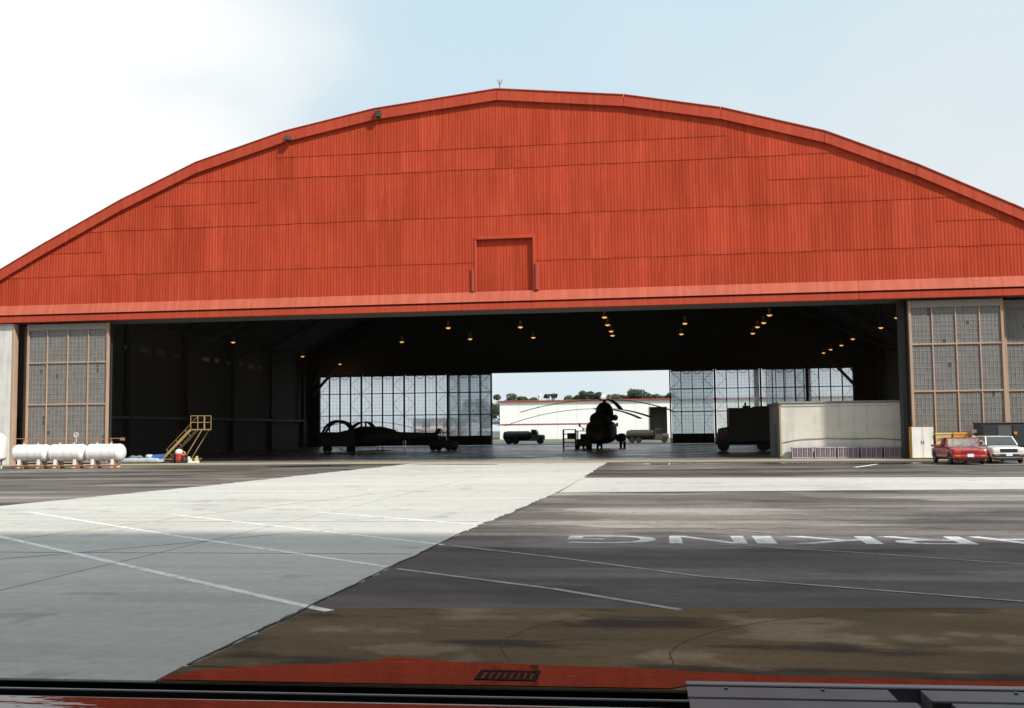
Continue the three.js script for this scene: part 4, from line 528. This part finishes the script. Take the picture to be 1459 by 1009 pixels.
// pendant lamps on a grid under the roof
{ let first; const lampSpots = [[-40.6, -9], [-40.6, -29], [-40.8, -49], [-41, -63.6], [-25.1, -32.9], [-17.9, -20.3], [-18.1, -31.4], [-11.9, -21.2], [-12.1, -31.5], [-4.5, -15.1], [-4.6, -21.2], [-4.6, -27], [-4.7, -31.3], [1.75, -21.6], [1.6, -31.5], [8.1, -16.7], [8.2, -22.7], [8, -26.3], [8.1, -32.5], [18.5, -21.3], [18.9, -29.8], [18.5, -41.5], [18.7, -49.6], [18.5, -55.6], [18.5, -61]];
  lampSpots.forEach(([x, z], i) => {
    const p = [x, 10.6, z], lab = 'amber pendant lamp hanging under the dark hangar roof';
    let g = first; if (first) g = copyOf(first, lab, p); else { g = first = thing('pendant_lamp', lab, 'lamp', p, 0, 'pendant lamps under the hangar roof');
      mesh('shade', new THREE.LatheGeometry([[0.07, 0.34], [0.09, 0.2], [0.22, 0.06], [0.25, 0.0]].map((q) => new THREE.Vector2(...q)), 20), M.lampShade, g); mesh('bulb', new THREE.SphereGeometry(0.18, 16, 10).scale(1, 0.55, 1), M.bulb, g); mesh('housing', cyl(0.1, 0.22, 0, 0.45, 0, 'y', 12), M.lampShade, g); }
    const top = arch(x - XC) - 0.5 - 10.6; mesh('drop_rod', rod([0, 0.56, 0], [0, top, 0], 0.02), M.darkSteel, g);
    const l = new THREE.PointLight(new THREE.Color(1, 0.62, 0.25), 1.6, 0, 2); l.position.set(x, 10.6 - 0.03, z); l.name = 'lamp_glow'; l.castShadow = true; l.shadow.radius = 8; scene.add(l);
  }); }

// ---------------------------------------------------------------- beyond the rear doors
{ const tank = (lab, x, z) => { const g = thing('fuel_truck', lab, 'fuel truck', [x, 0, z], 0, 'fuel trucks beyond the rear doors'); mesh('tank', loft([[-2.0, 0.5, 0.75, 1.45, 2.4], [-1.85, 0.8, 0.6, 1.75, 2.4], [1.75, 0.8, 0.6, 1.75, 2.4], [1.9, 0.5, 0.75, 1.45, 2.4]], 26).rotateY(Math.PI / 2).translate(-0.9, 0, 0), M.olive, g); mesh('walkway', bx(-2.4, 0.6, 1.74, 1.8, -0.2, 0.2), M.darkSteel, g); mesh('cab', hull8([[1.05, 0.55, -0.85], [2.1, 0.55, -0.85], [2.1, 0.55, 0.85], [1.05, 0.55, 0.85]], [[1.1, 2.0, -0.75], [1.75, 1.98, -0.75], [1.75, 1.98, 0.75], [1.1, 2.0, 0.75]]), M.oliveLight, g); mesh('bonnet', loft([[0, 0.72, 0.55, 1.3, 4], [0.75, 0.7, 0.55, 1.25, 4], [0.85, 0.6, 0.6, 1.15, 4]], 20).rotateY(Math.PI / 2).translate(2.05, 0, 0), M.oliveLight, g); mesh('windscreen', quad([2.06, 1.3, -0.7], [2.06, 1.3, 0.7], [1.80, 1.9, 0.62], [1.80, 1.9, -0.62]), M.autoGlass, g); mesh('side_window', quad([1.25, 1.32, 0.84], [1.95, 1.32, 0.84], [1.72, 1.85, 0.785], [1.25, 1.85, 0.785]), M.autoGlass, g); mesh('chassis', bx(-2.7, 2.7, 0.42, 0.6, -0.45, 0.45), M.darkSteel, g); for (const x2 of [-2.1, -1.2, 2.3]) for (const z2 of [-0.7, 0.7]) mesh('wheel', cyl(0.42, 0.26, x2, 0.42, z2, 'z', 18), M.rubber, g); return g; };
  const a = tank('olive fuel truck by the tree-side end of the white warehouse', -19.6, -80); copyOf(a, 'olive fuel truck parked before the dark warehouse doorway', [-2.5, 0, -80]); }
{ const g = thing('warehouse', 'long white warehouse with red-brown roof trim beyond the rear doors', 'warehouse', [0, 0, -150]);
  for (let x = -34; x < 42; x += 4) { if (x === -2) continue; const x1 = x === -6 ? -3.15 : x + 4 - 0.03; mesh('wall_panel', bx(x, x1, 0, 7.7, -0.25, 0), M.warehouse, g); }
  mesh('wall_panel', bx(0.32, 1.97, 0, 7.7, -0.25, 0), M.warehouse, g); mesh('wall_panel', bx(-3.15 + 0.03, 0.3, 6.32, 7.7, -0.25, 0), M.warehouse, g);
  const d = part('doorway', g); mesh('recess', [bx(-3.6, 0.7, 0.01, 6.8, -4.2, -4), bx(-3.6, -3.4, 0.01, 6.8, -4, -0.27), bx(0.5, 0.7, 0.01, 6.8, -4, -0.27), bx(-3.39, 0.49, 6.6, 6.8, -4, -0.27)], M.dark, d); mesh('jamb', bx(-3.3, -3.12, 0, 6.32, 0.002, 0.08), M.brownDoor, d);
  mesh('roof', hull8([[-34.3, 7.71, -30], [42.3, 7.71, -30], [42.3, 7.71, 0.3], [-34.3, 7.71, 0.3]], [[-34.3, 7.95, -30], [42.3, 7.95, -30], [42.3, 7.95, 0.3], [-34.3, 7.95, 0.3]]), M.trim, g); mesh('gutter', cham(-34.4, 42.4, 7.72, 8.0, 0.302, 0.45, 0.03), M.trim, g);
  mesh('side_wall', bx(-34, -33.8, 0, 7.7, -29.8, -0.26), M.warehouse, g); mesh('rear_wall', bx(-33.7, 42, 0, 7.7, -30, -29.8), M.warehouse, g); mesh('stripe', cham(-33.9, -14.6, 2.95, 3.2, 0.003, 0.06, 0.01), M.trim, g);
}
{ const g = thing('low_building', 'low pale-roofed building left of the white warehouse under the trees', 'building', [-47, 0, -152]); mesh('wall', bx(-6, 6, 0, 4.4, -10, 0), M.whiteWall, g); mesh('roof', cham(-6.6, 6.8, 4.42, 4.75, -10.5, 0.9, 0.03), M.paleBlue, g); for (const x of [-4, 0.5, 3.6]) { const w = part('window', g); mesh('pane', bx(x, x + 1.8, 2.6, 3.9, 0.004, 0.03), M.autoGlass, w); mesh('sill', bx(x - 0.1, x + 1.9, 2.48, 2.59, 0.004, 0.1), M.whitePaint, w); } mesh('awning', hull8([[-6, 2.1, 0.005], [6, 2.1, 0.005], [6, 1.9, 1.6], [-6, 1.9, 1.6]], [[-6, 2.25, 0.005], [6, 2.25, 0.005], [6, 2.0, 1.6], [-6, 2.0, 1.6]]), M.trim, g); }
for (const [x, h, lab] of [[-33.1, 11.5, 'slim white vent stack rising behind the warehouse by the trees'], [-16.75, 11.3, 'thick white domed stack behind the warehouse beside a dense tree']]) { const g = thing('vent_stack', lab, 'stack', [x, 0, -214]); const r = x < -20 ? 0.5 : 0.9; mesh('shaft', cyl(r, h - r, 0, (h - r) / 2, 0, 'y', 20), M.whitePaint, g); mesh('cap', new THREE.SphereGeometry(r * 1.15, 18, 10, 0, 6.2832, 0, Math.PI / 2).translate(0, h - r, 0), M.whitePaint, g); mesh('collar', cyl(r * 1.2, 0.2, 0, h - r - 0.12, 0, 'y', 20), M.whitePaint, g); }
function tree(lab, x, z, h, rx, ry, mi, n, high = 0.3) { rx *= 1.6; n = Math.round(n * 1.7);
  const g = thing('tree', lab, 'tree', [x, 0, z], 0, 'trees behind the warehouse'), tr = [rod([0, 0, 0], [0.1, h * 0.6, 0], 0.28, 0.16, 9)], cl = [];
  for (let k = 0; k < 18; k++) { const a = rr(0, 6.28), q = Math.sqrt(R()), y = h - ry + rr(-1, 1) * ry * 0.72, cxk = Math.cos(a) * q * rx * 0.8, czk = Math.sin(a) * q * rx * 0.8; cl.push([cxk, Math.min(y, h - 0.55), czk, rr(0.28, 0.45) * Math.min(rx, ry * 1.4)]); tr.push(rod([0.06, h * high + rr(0, 0.2) * h, 0], [cxk * 0.8, y - 0.3, czk * 0.8], 0.1, 0.04, 6)); }
  mesh('trunk', tr, M.bark, g);
  const pos = []; for (let i = 0; i < n; i++) { const c = cl[i % cl.length]; let vx, vy, vz, l; do { vx = rr(-1, 1); vy = rr(-1, 1); vz = rr(-1, 1); l = Math.hypot(vx, vy, vz); } while (l > 1 || l < 0.25); const px = c[0] + vx * c[3], py = c[1] + vy * c[3] * 0.75, pz = c[2] + vz * c[3], s = rr(0.12, 0.32); const u = new THREE.Vector3(rr(-1, 1), rr(-1, 1), rr(-1, 1)).normalize(), w = new THREE.Vector3(rr(-1, 1), rr(-1, 1), rr(-1, 1)).cross(u).normalize(); pos.push(px + u.x * s, py + u.y * s, pz + u.z * s, px + w.x * s * 0.6, py + w.y * s * 0.6, pz + w.z * s * 0.6, px - u.x * s, py - u.y * s, pz - u.z * s, px + u.x * s, py + u.y * s, pz + u.z * s, px - u.x * s, py - u.y * s, pz - u.z * s, px - w.x * s * 0.6, py - w.y * s * 0.6, pz - w.z * s * 0.6); }
  const b = new THREE.BufferGeometry(); b.setAttribute('position', new THREE.Float32BufferAttribute(pos, 3)); b.computeVertexNormals(); mesh('crown', b, M.leaf[mi], g);
}
tree('broad dark tree above the low pale building', -47.5, -205, 10.4, 4.0, 4.0, 2, 5000); tree('wide rounded tree over the roof at the slim stack side', -41.0, -212, 11.5, 2.8, 2.6, 0, 4500); tree('wide low tree crowding the slim white stack', -36.9, -216, 10.9, 2.4, 2.0, 1, 4000);
tree('slender flat-topped palm-like tree standing alone over the roof', -30.2, -214, 11.7, 1.3, 0.7, 2, 900); tree('dense dark tree left of the thick stack', -19.8, -213, 12.0, 2.6, 2.4, 2, 4000); tree('low spreading tree left of the dense dark one', -23.5, -214, 10.9, 2.6, 1.8, 0, 2600); tree('rounded tree right of the thick white stack', -12.4, -214, 11.2, 2.6, 2.2, 0, 3200); tree('small thin tree between two rounded ones', -9.6, -215, 10.8, 1.4, 1.4, 1, 1500); tree('tallest peaked tree over the dark warehouse doorway', -6.6, -213, 12.1, 2.5, 2.5, 2, 3600); tree('low tree over the end of the roof trim by the rear door', -2.6, -215, 10.9, 2.2, 1.8, 0, 2400); tree('dim tree beside the rear door edge', 0.6, -215, 11.1, 1.6, 1.9, 2, 2000);
renderer.render(scene, camera);
